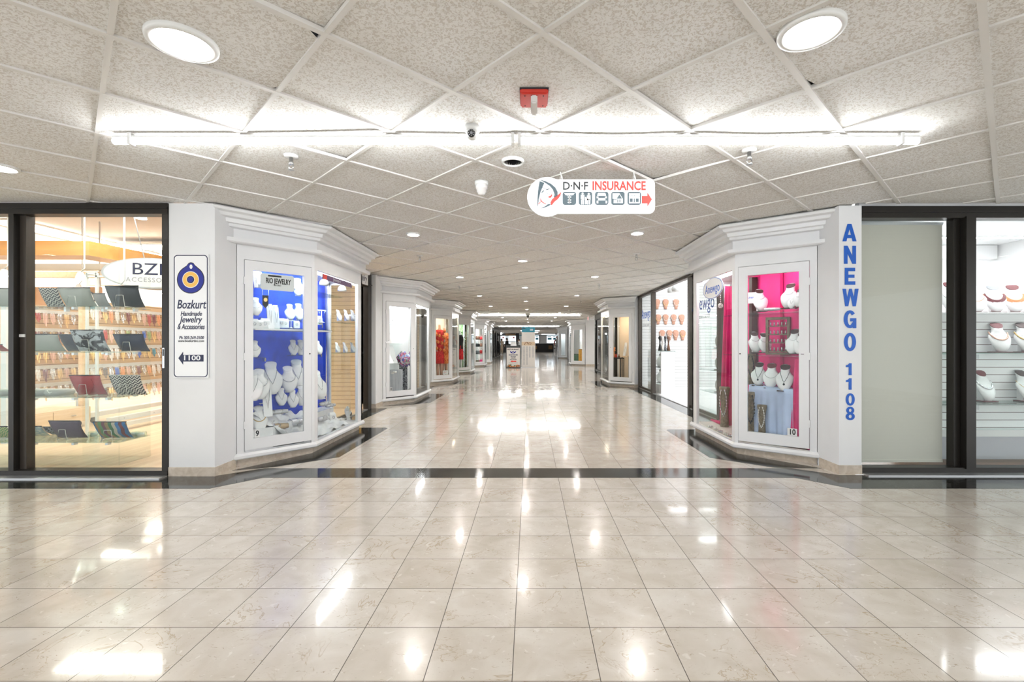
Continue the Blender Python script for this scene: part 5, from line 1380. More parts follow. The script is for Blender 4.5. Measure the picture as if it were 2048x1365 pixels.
def bag(label, w, h, mat, name='clutch_bag', zipper=True, slant=.0, flap=None, strap=False, wire=True):
    """flat clutch leaning on a wire easel; top leans towards the mall window"""
    t = thing(name, label, 'handbag', (0, 0, 0))
    rows = 8; rings = []
    for k in range(rows + 1):
        v = k / rows; z = h * v * .90; y = .060 - .095 * v - .012 * math.sin(PI * v); th = .004 + .016 * math.sin(PI * min(1, v * 1.05)) ; ww = w / 2 * (1 + .035 * (v - .5) - .02 * math.sin(PI * v))
        ring = []
        for i in range(11): u = -1 + i / 5; ring.append((u * ww, y - th * (1 - u ** 4), z + .003 * math.sin(5 * u) * v))
        for i in range(11): u = 1 - i / 5; ring.append((u * ww, y + th * (1 - u ** 4), z + .003 * math.sin(5 * u) * v))
        rings.append(ring)
    MB().loft(rings).build('body', mat, t, world=False)
    if zipper:
        MB().tube([(-w / 2, -.032, h * .905), (0, -.036, h * .905), (w / 2, -.032, h * .905)], .006, 6).build('zip', 'black' if zipper is True else zipper, t, world=False)
    if flap:
        mb = MB(); mb.sheet(lambda u, v: (-w * .47 + .03 * u, .06 - .115 * v - .028, h * .85 * v), 1, 6) if False else None
    if strap:
        MB().tube([(w * .32, -.07, h * .75), (w * .40, -.06, h * .45), (w * .12, -.02, .02), (-.02, -.02, .012), (w * .05, .0, .05)], .004, 5).build('wrist_strap', mat, t, world=False)
    if wire:
        mb = MB(); x = w * .12
        mb.tube([(-x * 1.3, -.055, .0), (-x * .85, -.055, h * .50), (x * .85, -.055, h * .50), (x * 1.3, -.055, .0)], .0028, 6)
        mb.tube([(-x * 1.3, -.055, .003), (-x * 1.3, .11, .003), (x * 1.3, .11, .003), (x * 1.3, -.055, .003)], .0028, 6)
        mb.tube([(-x * 1.3, .11, .003), (-x * 1.3, .115, .035)], .0028, 6); mb.tube([(x * 1.3, .11, .003), (x * 1.3, .115, .035)], .0028, 6)
        mb.build('easel', 'wire', t, world=False)
    return t
def place_bag(px0, px1, ptop, pbot, mat, label, Y=4.60, shelf=None, **kw):
    z = gz[shelf]; a, b = at(px0, pbot, Y), at(px1, pbot, Y); w = b.x - a.x; h = (pbot - ptop) * Y / F * 1.02
    t = bag(label, w, h, mat, **kw); t.location = ((a.x + b.x) / 2, Y, z + .002); return t
place_bag(145, 206, 752, 796, 'leared', 'red leather clutch on a wire easel on the second glass shelf up', shelf=1, strap=True)
place_bag(224, 286, 748, 792, 'herr', 'black and cream zigzag clutch on the second glass shelf up', shelf=1, zipper='leagrey')
place_bag(104, 166, 840, 880, 'leapurple', 'purple clutch on a wire easel on the lowest glass shelf', shelf=0)
place_bag(192, 258, 844, 882, 'woven', 'many coloured striped woven clutch on the lowest glass shelf', shelf=0)
place_bag(147, 212, 659, 705, 'cow', 'black and white cowhide clutch on the third glass shelf up', shelf=2)
place_bag(124, 150, 667, 703, 'leanavy', 'narrow navy pouch behind the cowhide clutch', Y=4.72, shelf=2, wire=False)
place_bag(232, 292, 667, 704, 'leanavy', 'navy leather clutch on a wire easel on the third glass shelf up', shelf=2)
place_bag(47, 122, 668, 705, 'leagrey', 'pale grey trapezoid bag on the third glass shelf up', shelf=2, wire=False)
place_bag(-12, 12, 690, 705, 'leared', 'red pouch cut by the picture edge on the third glass shelf', shelf=2, wire=False)
place_bag(84, 122, 573, 614, 'herr', 'zigzag flap half of the bag on the top glass shelf', shelf=3, wire=False, zipper=False)
place_bag(122, 186, 573, 614, 'leagrey', 'pale grey bag beside the zigzag flap on the top glass shelf', shelf=3)
place_bag(190, 216, 583, 614, 'grey', 'dark grey pouch behind the black bag on the top glass shelf', Y=4.74, shelf=3, wire=False)
place_bag(216, 282, 570, 615, 'leablack', 'black leather bag on a wire easel on the top glass shelf', shelf=3)
place_bag(-16, 26, 573, 613, 'leagrey', 'pale grey bag left of the dark mullion on the top glass shelf', shelf=3)
place_bag(-12, 22, 856, 884, 'greenweave', 'green woven clutch left of the dark mullion on the lowest glass shelf', shelf=0)
place_bag(50, 90, 858, 882, 'basket', 'pale printed pouch beside the purple clutch', Y=4.70, shelf=0, wire=False)
place_bag(92, 112, 856, 876, 'damask', 'small dark dotted purse behind the purple clutch', Y=4.76, shelf=0, wire=False)
def tray(px0, px1, py, label, z, m='leagrey'):
    a, b = at(px0, py, 4.6), at(px1, py, 4.6); t = thing('silk_pouch', label, 'pouch', ((a.x + b.x) / 2, 4.62, z + .001)); w = b.x - a.x
    mb = MB(); mb.loft([[(x * w / 2 * k, y * .1 * k, h) for x, y in ((-1, -1), (1, -1), (1, 1), (-1, 1))] for k, h in ((.85, 0), (1.0, .03), (.9, .055), (.5, .062))]); mb.build('pouch', m, t, world=False)
    MB().tube([(-w * .3, -.09, .055), (0, -.10, .03), (w * .35, -.08, .055)], .005, 5).build('cord', 'wire', t, world=False)
for a, b, l in ((50, 68, 'by the dark mullion'), (70, 98, 'second from the dark mullion'), (104, 128, 'next to the red clutch'), (-6, 22, 'left of the dark mullion')):
    tray(a, b, 795, f'silvery grey pouch on the second glass shelf, {l}', gz[1])
for px, l in ((188, 'beside the purple clutch'), (268, 'right of the striped clutch'), (282, 'at the end of the lowest glass shelf')):
    p = at(px, 872, 4.72); t = thing('glass_block', f'small ribbed glass block {l}', 'ornament', (p.x, p.y, gz[0] + .001))
    MB().lathe([(.0005, 0), (.05, 0), (.052, .035), (.046, .05), (.0005, .05)], 12, sx=1.1, sy=.6).build('block', 'shelf', t, world=False); MB().lathe([(.0005, .004), (.03, .004), (.03, .04), (.0005, .04)], 12).build('core', 'pearl', t, world=False)

# slatted wheeled display racks with hooks of necklaces
PAL = [('gold', 26), ('coral', 6), ('pinkgold', 14), ('silver', 26), ('garnet', 7), ('pearl', 22), ('smoky', 6), ('blue', 3), ('leared', 4), ('greenweave', 2), ('teal', 2)]
PALW = [m for m, k in PAL for _ in range(k)]
def hanging():
    t = thing('hanging_necklace', 'x', 'necklace'); mb = MB()
    for y, l in ((-.022, .13), (0, .17), (.02, .12)): mb.tube([(0, y - .008, 0), (.012, y - .006, -l), (.014, y + .004, -l - .008), (.012, y + .010, -l), (0, y + .006, 0)], .0042, 5)
    mb.build('strand', 'gold', t, world=False); MB().tube([(-.07, 0, .006), (.02, 0, .004), (.026, 0, .018)], .004, 5).build('hook', 'chrome', t, world=False)
    MB().box(-.003, .002, -.022, .022, -.03, .018).build('card', 'paper', t, world=False); return t
proto('hang', hanging()); PROTO_OBJS.append(PROTO['hang'])
def rack(name, x, y0, y1, z0, z1, rows, label, grp, step, post=True, cards=()):
    t = thing('jewellery_rack', label, 'display rack', (x, (y0 + y1) / 2, .0))
    MB().box(x - .04, x - .01, y0, y1, z0, z1).build('slat_panel', 'slatt', t)
    MB().box(x - .05, x + .03, y0 - .03, y0, .10, z1 + .02).build('upright', 'lightwood' if post else 'wplastic', t); MB().box(x - .05, x + .03, y1, y1 + .03, .10, z1 + .02).build('upright', 'wplastic', t)
    for z in rows:
        MB().box(x - .012, x + .012, y0, y1, z, z + .052).build('rail', 'wplastic', t)
    MB().box(x - .06, x + .10, y0, y1, .10, .165).build('foot_rail', 'wplastic', t)
    for y in (y0 + .12, y1 - .12):
        MB().lathe([(.0005, -.016), (.045, -.014), (.045, .014), (.0005, .016)], 14, (x + .03, y, .05), ax='x').build('caster', 'grey', t)
    for ri, z in enumerate(rows):
        y = y0 + .05
        while y < y1 - .04:
            dup(PROTO['hang'], (x + .075, y, z - .005), label=grp[1], group=grp[0], scale=(1, 1, R.uniform(.75, 1.15)), mats={'strand': R.choice(PALW)})
            y += step
rack('rack', -7.15, 5.55, 7.45, .45, 1.72, (.52, .78, 1.06, 1.33, 1.60), 'long slatted rack of necklaces at the far side of the handmade jewellery shop', ('necklaces on the far slatted rack', 'bead necklaces hooked on the far slatted rack in the handmade jewellery shop'), .105)
rack('rack', -6.36, 6.70, 8.5, .40, 1.78, (.50, .80, 1.08, 1.36, 1.64), 'slatted rack of coloured necklaces behind the right half of the handbag display', ('necklaces on the near slatted rack', 'coloured necklaces hooked on the slatted rack behind the handbag display'), .10)
# drawers on casters
t = thing('drawer_cabinet', 'low pale wood drawer cabinet on casters behind the handbag display', 'cabinet', (-6.35, 6.1, 0))
MB().box(-6.75, -6.19, 5.55, 6.62, .085, .272).build('body', 'lightwood', t)
for a, b in ((5.57, 6.08), (6.10, 6.60)):
    d = MB().box(-6.19, -6.178, a, b, .095, .258).build('drawer', 'lightwood', t); MB().box(-6.178, -6.160, (a + b) / 2 - .03, (a + b) / 2 + .03, .175, .188).build('knob', 'chrome', d)
for y in (5.66, 6.52):
    for x in (-6.66, -6.27): MB().lathe([(.0005, -.015), (.042, -.013), (.042, .013), (.0005, .015)], 14, (x, y, .046), ax='x').build('caster', 'black', t)
t = thing('rail_base', 'low white railed base of a wheeled rack on the pale wood floor', 'display rack', (-5.45, 6.6, 0))
for z0, z1, x in ((.13, .19, -5.47), (.06, .11, -5.40)): MB().box(x - .03, x + .03, 6.1, 7.5, z0, z1).build('rail', 'wplastic', t)
for y in (6.2, 7.4): MB().box(-5.5, -5.37, y - .02, y + .02, .0045, .13).build('bracket', 'steel', t)
for y in (6.3, 6.8, 7.2): MB().ball((-5.438, y, .16), .008).build('bolt', 'steel', t)
t = thing('display_unit', 'pale wooden end panel of a display unit at the left picture edge', 'display unit', (-7.1, 5.1, 0))
MB().box(-7.0, -6.07, 5.40, 5.44, .0045, 1.62).build('panel', 'lightwood', t); MB().box(-6.07, -6.01, 5.39, 5.45, .0045, 1.66).build('edge', 'wplastic', t)
# tall rack frame post with holes
t = thing('rack_frame', 'slim white perforated steel post frame beside the oval shop sign', 'rack frame', (-5.36, 5.75, 0))
for x in (-5.42, -5.30): MB().box(x - .012, x + .012, 5.74, 5.765, .0045, 2.02).build('post', 'wplastic', t)
MB().box(-5.42, -5.30, 5.74, 5.765, 2.0, 2.03).build('bar', 'wplastic', t); MB().box(-5.42, -4.95, 5.74, 5.76, 1.97, 1.99).build('arm', 'wplastic', t)
# oval hanging shop sign
t = thing('oval_shop_sign', 'thick white oval shop sign with serif initials hanging in the left shop', 'sign', (-4.55, 5.65, 2.0), rz=math.radians(14))
for a, b, y0_, y1_, m, nm in ((.50, .185, -.02, .16, 'steel', 'drum'), (.47, .170, -.03, -.018, 'wplastic', 'face')):
    MB().disc_y((0, 0), a, b, y0_, y1_, 48, ).build(nm, m, t, world=False)
o = text('BZK', .20, (0, 0, 0), 'navy', None); o.parent = t; o.location = (.02, -.032, .04); o.scale.x = 1.15
o = text('ACCESSORIES', .075, (0, 0, 0), 'grey', None, space=1.2); o.parent = t; o.location = (.02, -.032, -.085)
MB().tube([(-.1, .06, .18), (-.3, .06, 1.1)], .006, 6).build('cable', 'steel', t, world=False); MB().tube([(.2, .06, .17), (.2, .06, 1.1)], .006, 6).build('cable', 'steel', t, world=False)
# orange sign with small oval
t = thing('fascia_sign', 'orange panel with a small white oval letter sign deep in the left shop', 'sign', (-7.4, 7.62, 1.9))
MB().box(-8.3, -6.95, 7.6, 7.64, 1.72, 2.07).build('panel', 'soffit', t); MB().disc_y((-7.25, 1.90), .24, .125, 7.585, 7.6, 36).build('oval_rim', 'navy', t); MB().disc_y((-7.25, 1.90), .228, .115, 7.58, 7.586, 36).build('oval', 'acr', t)
text('BZK', .16, (-7.25, 7.578, 1.90), 'black', t, shear=.2)
for x in (-8.2, -7.0): MB().box(x - .01, x + .01, 7.64, 7.66, 1.72, 3.14).build('hanger', 'steel', t)
# track spots
for px, py, Y, l in ((8, 548, 6.3, 'left of the dark mullion'), (161, 555, 5.9, 'above the zigzag bag'), (158, 577, 7.2, 'behind the pale grey bag'), (322, 584, 7.0, 'under the oval shop sign'), (282, 432, 4.9, 'high by the window head'), (240, 583, 5.0, 'over the black leather bag')):
    p = at(px, py, Y); t = thing('track_spot', f'white track spot lamp in the left shop {l}', 'lamp', p)
    MB().lathe([(.052, -.03), (.05, .0), (.028, .06), (.0005, .065)], 16, cap=False).build('shade', 'wplastic', t, world=False); MB().lathe([(.0005, -.028), (.045, -.028), (.045, -.024), (.0005, -.024)], 16).build('bulb', 'spot', t, world=False)
    MB().tube([(0, 0, .06), (.02, .03, .12), (.02, .03, 3.152 - p.z)], .009, 6).build('stem', 'wplastic', t, world=False)
# ceiling pipes and truss
t = thing('ceiling_truss', 'white steel truss under the ceiling of the left shop', 'truss', (-4.0, 6.0, 2.9)); mb = MB()
for z in (2.78, 3.02): mb.tube([(-6.2, 5.2, z), (-3.1, 5.2, z)], .018, 6)
for k in range(10): mb.tube([(-6.1 + .3 * k, 5.2, 2.78), (-5.95 + .3 * k, 5.2, 3.02), (-5.8 + .3 * k, 5.2, 2.78)], .010, 5)
mb.build('truss', 'lgrey', t)
for k, (y, z, m) in enumerate(((7.6, 2.35, 'creamw'), (8.1, 2.30, 'lightwood'), (8.7, 2.38, 'creamw'), (9.4, 2.32, 'lightwood'))):
    t = thing('ceiling_beam', ['nearest cream beam below the orange soffit', 'second beam, pale wood, below the orange soffit', 'third beam, cream, deep in the left shop', 'deepest pale wood beam in the left shop'][k] + '', 'beam', (-6, y, z)); MB().box(-8.9, -3.7, y, y + .12, z, z + .10).build('beam', m, t)

# ------------------------------------------------------------------ window of the shop on the right
ZS = 1.472
t = thing('slatwall_display', 'white slatted display wall with shelves in the right front shop window', 'display wall', (6.0, 4.76, 0)); sd = t
MB().box(3.72, 8.9, 4.75, 4.79, .30, ZS - .012).build('board', 'slatw', t); MB().box(3.70, 8.9, 4.66, 4.82, .0045, .235).build('plinth', 'plinth', t); MB().box(3.70, 8.9, 4.655, 4.83, .235, .30).build('ledge', 'gloss', t)
MB().box(3.72, 8.9, 4.70, 4.98, ZS - .014, ZS).build('top_board', 'gloss', t); MB().box(3.72, 8.9, 4.742, 4.75, ZS - .075, ZS - .014).build('fascia', 'gloss', t)
for z, x0, x1 in ((1.062, 3.72, 4.12), (1.068, 4.14, 8.9), (.576, 3.72, 4.08), (.582, 4.10, 8.9)):
    MB().box(x0, x1, 4.47, 4.75, z - .008, z).build('shelf', 'shelf', t)
for x in (4.28, 5.1, 6.2):
    for z in (1.06, .574): MB().box(x - .02, x + .02, 4.50, 4.75, z - .05, z - .008).build('bracket', 'lgrey', t)
for x in (4.43,): MB().ball((x, 4.74, ZS - .045), .006).build('screw', 'steel', t)
struct(MB().box(2.95, 9, 4.29, 4.66, .0045, .010).build('trim_floor', 'darkfloor'))
t = thing('leaning_board', 'slanting white panel between the roller blind and the display wall', 'panel', (3.72, 4.72, 0)); MB().prism_y([(3.66, .006), (3.70, .006), (3.70, .68), (3.63, 1.05), (3.60, 1.05)], 4.70, 4.74).build('board', 'gloss', t)
for i, (px, pb, h, k, rz, lab, mt) in enumerate((
  (1905, 626, 60, 'chain', -.4, 'white bust half hidden by the black mullion on the top white shelf', {}),
  (1953, 625, 52, 'chain', -.35, 'white bust with a coral strand on the top white shelf beside the mullion', {'necklace': 'coral', 'neck_cap': 'velvet'}),
  (1991, 625, 54, 'bib', -.35, 'white bust with a layered dark red necklace on the top white shelf', {'necklace': 'garnet', 'neck_cap': 'grey'}),
  (2030, 625, 54, 'bib', -.4, 'white bust with an orange bib necklace on the top white shelf', {}),
  (2000, 704, 56, 'bead', -.25, 'white bust with a knotted bead necklace on the upper glass shelf', {'necklace': 'pinkgold'}),
  (2052, 704, 56, 'bead', -.25, 'white bust cut by the picture edge on the upper glass shelf', {'neck_cap': 'cap'}),
  (1972, 803, 58, 'bead', .1, 'white bust with a thick silver necklace on the lower glass shelf', {'necklace': 'silver'}),
  (2053, 803, 58, 'chain', .05, 'white bust cut by the picture edge on the lower glass shelf', {'necklace': 'gold', 'neck_cap': 'cap'}))):
    p = at(px, pb, 4.66 if pb > 640 else 4.84); zz = ZS if pb < 640 else (1.069 if pb < 720 else .583); p.z = zz + .001
    put(k, p, hgt(p, h) / 1.03, lab, rz, mats=mt)
# roller blind
t = thing('roller_blind', 'beige roller blind drawn down behind the right shop window', 'blind', (3.4, 4.31, 2.25))
MB().box(2.955, 3.787, 4.318, 4.322, .075, 2.26).build('fabric', 'blind', t); MB().lathe([(.0005, 2.95), (.028, 2.95), (.028, 3.79), (.0005, 3.79)], 14, (0, 4.335, 2.27), ax='x').build('roller', 'lgrey', t); MB().box(2.955, 3.787, 4.312, 4.328, .068, .092).build('bottom_bar', 'blind', t)
# beams under its ceiling
for k, (y, z) in enumerate(((5.3, 2.86), (7.1, 2.80), (9.0, 2.78), (10.8, 2.76))):
    t = thing('ceiling_beam', ['nearest', 'second', 'third', 'deepest'][k] + ' white painted beam under the ceiling of the right shop', 'beam', (6, y, z)); MB().box(3.0, 8.95, y, y + .18, z, 3.04).build('beam', 'shopwhite', t)
for k, (px, py, Y) in enumerate(((1911, 538, 7.6), (2018, 563, 9.2))):
    p = at(px, py, Y); t = thing('track_spot', ['white track spot seen between blind and mullion', 'white track spot far back over the orange necklace bust'][k], 'lamp', p)
    MB().lathe([(.05, -.03), (.05, .05), (.0005, .06)], 14).build('shade', 'wplastic', t, world=False); MB().tube([(0, 0, .05), (0, 0, 3.06 - p.z)], .009, 6).build('stem', 'wplastic', t, world=False)

# ------------------------------------------------------------------ open shop with tan busts
def hung(label):
    t = thing('hung_bust', label, 'necklace bust'); rings = []
    for z, w, d in ((0, .19, .05), (.2, .21, .06), (.45, .33, .075), (.70, .43, .08), (.85, .40, .075), (.95, .28, .06), (1.0, .16, .04)):
        rings.append([(.72 * w * math.cos(2 * PI * k / 16), -d + d * math.sin(2 * PI * k / 16), z) for k in range(16)])
    MB().loft(rings).build('form', 'skinlea', t, world=False)
    MB().disc_y((0, .82), .19, .13, -.165, -.10, 20).build('neck_pad', 'leather' if False else 'skinlea', t, world=False)
    MB().tube([(.25 * math.sin(a), -.165, .72 - .36 * math.cos(a)) for a in [-1.5 + 3 * k / 14 for k in range(15)]], .02, 5).build('necklace', 'pinkgold', t, world=False); return t
proto('hung', hung('x')); PROTO_OBJS.append(PROTO['hung'])
ordn = ['first', 'second', 'third', 'fourth']
for r_, (py, xs) in enumerate(((619, (1314, 1331, 1352)), (649.5, (1316, 1331, 1347, 1363)), (681, (1324, 1338.5, 1351, 1365)))):
    for k, px in enumerate(xs):
        p = at(px, py, 12.492); dup(PROTO['hung'], p, label=f'{ordn[k]} tan bust from the door in the {["top", "middle", "lowest"][r_]} row on the white slatted wall', scale=.27, mats={'necklace': ['pinkgold', 'gold', 'pearl', 'silver'][(k + r_) % 4]})
t = thing('glass_counter', 'white pedestal with a glass box of busts inside the open shop', 'display counter', (3.15, 10.8, 0))
MB().box(2.985, 3.30, 10.70, 10.75, .0045, .985).build('front', 'gloss', t); MB().box(2.985, 3.32, 10.75, 11.9, .0045, .20).build('base', 'gloss', t)
MB().box(2.985, 2.991, 10.75, 11.9, .20, .97).build('side_pane', 'glass', t); MB().box(2.985, 3.32, 10.70, 11.9, .97, .985).build('top', 'shelf', t); MB().box(3.0, 3.31, 10.75, 11.9, .58, .588).build('shelf', 'shelf', t)
for i, (y, z) in enumerate(((10.95, .21), (11.4, .21), (10.95, .59), (11.4, .59))):
    put('plain', Vector((3.15, y, z)), .30, f'white bust inside the glass counter, {["lower front", "lower back", "upper front", "upper back"][i]}', -.9)
def torso_leg(x, y, z, h, mat, label, w=.05):
    t = thing('necklace_torso', label, 'necklace stand', (x, y, z))
    MB().lathe([(.0005, 0), (w, 0), (w * .75, h * .2), (w * .35, h * .5), (w * .55, h * .75), (w * .9, h * .88), (w * .5, h), (.0005, h)], 12).build('form', mat, t, world=False)
    MB().tube([(-w * .5, -w * .5, h * .85), (0, -w * .8, h * .4), (w * .5, -w * .5, h * .85)], .004, 5).build('chain', 'silver', t, world=False)
for x, m, l in ((3.00, 'black', 'dark necklace stand on the glass counter by the door frame'), (3.06, 'pearl', 'pale necklace stand on the glass counter'), (3.13, 'damask', 'patterned dark necklace stand on the glass counter'), (3.21, 'leather', 'brown necklace stand at the pedestal end of the glass counter')):
    torso_leg(x, 10.85 + (x - 3) * .2, .986, .34, m, l, .045)
for k, (px, py, Y) in enumerate(((1343, 580, 11.2), (1352, 577, 10.6))):
    p = at(px, py, Y); t = thing('track_spot', ['white track spot nearer the slatted wall of tan busts', 'white track spot above the open shop door'][k], 'lamp', p)
    MB().lathe([(.09, -.07), (.10, .0), (.05, .12), (.0005, .13)], 16).build('shade', 'wplastic', t, world=False); MB().tube([(0, 0, .12), (0, 0, 3.06 - p.z)], .012, 6).build('stem', 'wplastic', t, world=False)
t = thing('door_lettering', 'blue shop name on the sliding glass door of the open shop', 'lettering', (2.85, 11.6, 1.8))
o = text('Anewgo', .34, (2.856, 11.58, 1.88), 'blue', t, face='-x'); bpy.context.view_layer.update(); o.scale.x = .85 / o.dimensions.x
o = text('STERLING SILVER', .09, (2.856, 11.58, 1.60), 'grey', t, face='-x')
t = thing('window_lettering', 'large blue shop name on the glass beyond show case 10', 'lettering', (2.85, 7.7, 1.7))
o = text('Anewgo', .33, (2.856, 7.78, 1.82), 'blue', t, face='-x'); bpy.context.view_layer.update(); o.scale.x = 1.0 / o.dimensions.x
o = text('STERLING SILVER', .085, (2.856, 7.78, 1.60), 'grey', t, face='-x')
# shelves of busts along the inside of that window
t = thing('glass_shelving', 'glass shelves with white busts inside the window beyond show case 10', 'display shelving', (3.2, 7.6, 0))
for z in (.35, .72, 1.08, 1.42): MB().box(2.98, 3.35, 7.15, 8.25, z - .008, z).build('shelf', 'shelf', t)
for y in (7.2, 8.2):
    MB().box(3.33, 3.35, y - .01, y + .01, .0045, 1.6).build('post', 'chrome', t)
for i, z in enumerate((.351, .721, 1.081)):
    for j, y in enumerate((7.35, 7.75)): put('plain', Vector((3.14, y, z)), .30, f'white bust on the {["lowest", "middle", "upper"][i]} glass shelf past case 10, {["near", "far"][j]} one', -1.0)
# ------------------------------------------------------------------ contents of the further show cases
def cs(s, px, py, uA, yA, uB, yB, k=.5, back=2.70):
    f = chamfer(uA, yA, uB, yB); return case_spot(s, px, py, f, back, k)
c8 = lambda px, py, k=.5: cs(-1, px, py, 2.743, 8.77, 2.27, 9.32, k)
A8 = math.radians(40)
# case 8: white stands, shelves, scarf heap, grey block
for py, a, b in ((648, 773, 800), (688, 773, 805), (727, 773, 802), (752, 773, 800)):
    p, q = c8(a, py, .4), c8(b, py, .8); q2 = c8(b, py, 1.0)
    MB().prism([(p.x, p.y), (q.x, q.y), (q2.x, q2.y), (p.x - .12, p.y + .1)], p.z - .008, p.z).build('shelf', 'shelf', case8)
for i, (px, py, h, l) in enumerate(((783, 647, 32, 'on the top shelf'), (788, 687, 36, 'on the second shelf'), (776, 687, 30, 'on the second shelf at the door edge'), (786, 727, 36, 'on the third shelf'), (777, 727, 26, 'on the third shelf at the door edge'))):
    p = c8(px, py, .55); hh = hgt(p, h); t = thing('leaning_card', f'white leaning display card {l} of case 8', 'display card', p, rz=A8)
    MB().loft([[(-.07, -.07, 0), (.07, -.07, 0), (.07, -.06, 0), (-.07, -.06, 0)], [(-.10, .06, hh), (.02, .06, hh), (.02, .07, hh), (-.10, .07, hh)]], sm=False).build('card', 'acr', t, world=False)
    MB().tube([(-.01, -.05, .05), (.03, .03, hh * .45)], .006, 6).build('prop', 'grey', t, world=False)
p = c8(784, 752, .5); t = thing('beaded_bracelet', 'black and white bracelets on the lowest shelf of case 8', 'bracelet', p); mb = MB()
for j in range(3):
    for k in range(12): mb.ball((-.05 + .05 * j + .03 * math.cos(k * .52), .03 * math.sin(k * .52), .03 + .02 * j), .014, n=6, m=4)
mb.build('beads', 'pearl', t, world=False)
p = c8(790, 779, .32); t = thing('display_block', 'grey grained display block at the bottom of case 8', 'display block', (p.x, p.y, .129), rz=A8); MB().box(-.14, .14, -.04, .12, .0, .52).build('block', 'greywood', t, world=False)
p = c8(811, 779, .4); t = thing('draped_stand', 'black patterned cloth stand under the scarf heap in case 8', 'stand', (p.x, p.y, .129), rz=A8)
MB().sheet(lambda u, v: (-.09 + .18 * u, .10 - .08 * math.sin(PI * u) + .012 * math.sin(22 * u), .62 * v), 24, 6).build('cloth', 'damask', t, world=False, solid=.004); MB().box(-.10, .10, .02, .16, .60, .615).build('top', 'damask', t, world=False)
p = c8(808, 722, .45); zt8 = .129 + .617
t = thing('scarf', 'heap of bright blue and red scarves on the black stand in case 8', 'scarf', (p.x, p.y, zt8), rz=A8); mb = MB()
for k in range(9):
    x = -.10 + .027 * k; mb.tube([(x, -.07, -.02 - .02 * (k % 3)), (x + .01, -.06, .08), (x + .02 * math.sin(k), 0, .20 + .04 * math.sin(k * 1.7)), (x - .02, .05, .12), (x - .03, .07, .02)], [.020, .026, .024, .026, .02], 8)
mb.build('folds', 'scarf', t, world=False)

def dress(name, label, p, rz, h, top, skirt, bodym='skin', legs=True, frill=True, zs=1.0):
    """dressed display mannequin: body one surface, clothes as parts"""
    t = thing(name, label, 'mannequin', (p.x, p.y, .129), rz=rz); s = h; t.scale = (1, 1, zs)
    mb = MB(); prof = [(.0, .30), (.055, .31), (.075, .40), (.088, .46), (.075, .53), (.060, .60), (.072, .70), (.085, .78), (.075, .84), (.030, .88), (.026, .93), (.024, .95), (.0005, .955)]
    mb.lathe([(r * s, z * s) for r, z in prof], 18, sx=1.15, sy=.75)
    for sx in (-1, 1):
        mb.tube([(sx * .042 * s, 0, .36 * s), (sx * .045 * s, 0, .20 * s), (sx * .043 * s, .0, 0.01)], [.045 * s, .035 * s, .020 * s], 10)
        mb.tube([(sx * .090 * s, 0, .83 * s), (sx * .125 * s, -.01, .70 * s), (sx * .115 * s, -.04 * s, .57 * s), (sx * .095 * s, -.06 * s, .48 * s)], [.028 * s, .022 * s, .018 * s, .012 * s], 8)
    mb.build('body', bodym, t, world=False)
    mb = MB(); mb.lathe([(.070 * s, .86 * s), (.098 * s, .80 * s), (.100 * s, .72 * s), (.078 * s, .62 * s), (.095 * s, .52 * s)], 18, sx=1.2, sy=.85, cap=False); mb.build('bodice', top, t, world=False, solid=.004)
    n = 24; rings = []
    for r, z in ((.080, .60), (.095, .50), (.105, .38), (.112, .27)):
        rings.append([(r * s * (1 + .08 * math.sin(6 * 2 * PI * k / n)) * math.cos(2 * PI * k / n) * 1.1, r * s * (1 + .08 * math.sin(6 * 2 * PI * k / n)) * math.sin(2 * PI * k / n) * .85, z * s) for k in range(n)])
    MB().loft(rings, cap=False).build('skirt', skirt, t, world=False, solid=.004)
    if frill:
        mb = MB()
        for k in range(26): a = k * .85; mb.ball((.115 * s * math.cos(a), -.05 * s + .05 * s * math.sin(a), (.84 - .016 * k) * s), .030 * s, n=7, m=5)
        mb.build('ruffle', 'orange', t, world=False)
    return t
p = cs(-1, 879, 750, 2.743, 13.13, 2.27, 13.68, .42); dress('dress_mannequin', 'mannequin in a red skirt and frilled orange top in the warm lit case', p, .7, 1.22, 'redcloth', 'redcloth', zs=1.35)
p = cs(-1, 889, 750, 2.743, 13.13, 2.27, 13.68, .5); dress('dress_mannequin', 'second mannequin in orange ruffles behind the red skirted one', p, .7, 1.2, 'orange', 'orange', zs=1.3)
p = cs(-1, 888, 742, 2.743, 13.13, 2.27, 13.68, .06); t = thing('shop_notice', 'white paper notice at the foot of the warm lit case door', 'sign', (p.x, p.y, .25))
A7, B7 = case7['A'], case7['B']; mb, d, n, A = on_chamfer(A7, B7, .40, .585, -.018, -.014, .26, .38); mb.build('paper', 'paper', t)
for k in range(3): mb, d, n, A = on_chamfer(A7, B7, .43, .55 - .02 * (k % 2), -.0142, -.0138, .345 - .025 * k, .352 - .025 * k); mb.build('line', 'redplastic' if k == 1 else 'grey', t)
p = cs(-1, 920, 737, 2.743, 17.45, 2.27, 18.0, .15); dress('dress_mannequin', 'mannequin in black jacket and red skirt in the green leaf case', p, .7, 1.12, 'darkcloth', 'redcloth', bodym='acr', frill=False, zs=1.4)
t = thing('leafy_plant', 'tall leafy green plant filling the case with the black jacket', 'plant', (-2.50, 18.35, .129)); mb = MB()
for k in range(90):
    a, z = R.uniform(0, 6.3), R.uniform(.1, 1.6); r = R.uniform(.03, .16); c = Vector((-2.52 + r * math.cos(a), 18.35 + r * 2 * math.sin(a), .13 + z)); d = Vector((math.cos(a), math.sin(a), R.uniform(-.4, .6))) * .10; w = Vector((-d.y, d.x, 0)) * .35
    mb.add([c, c + d * .5 + w, c + d, c + d * .5 - w], [(0, 1, 2, 3)])
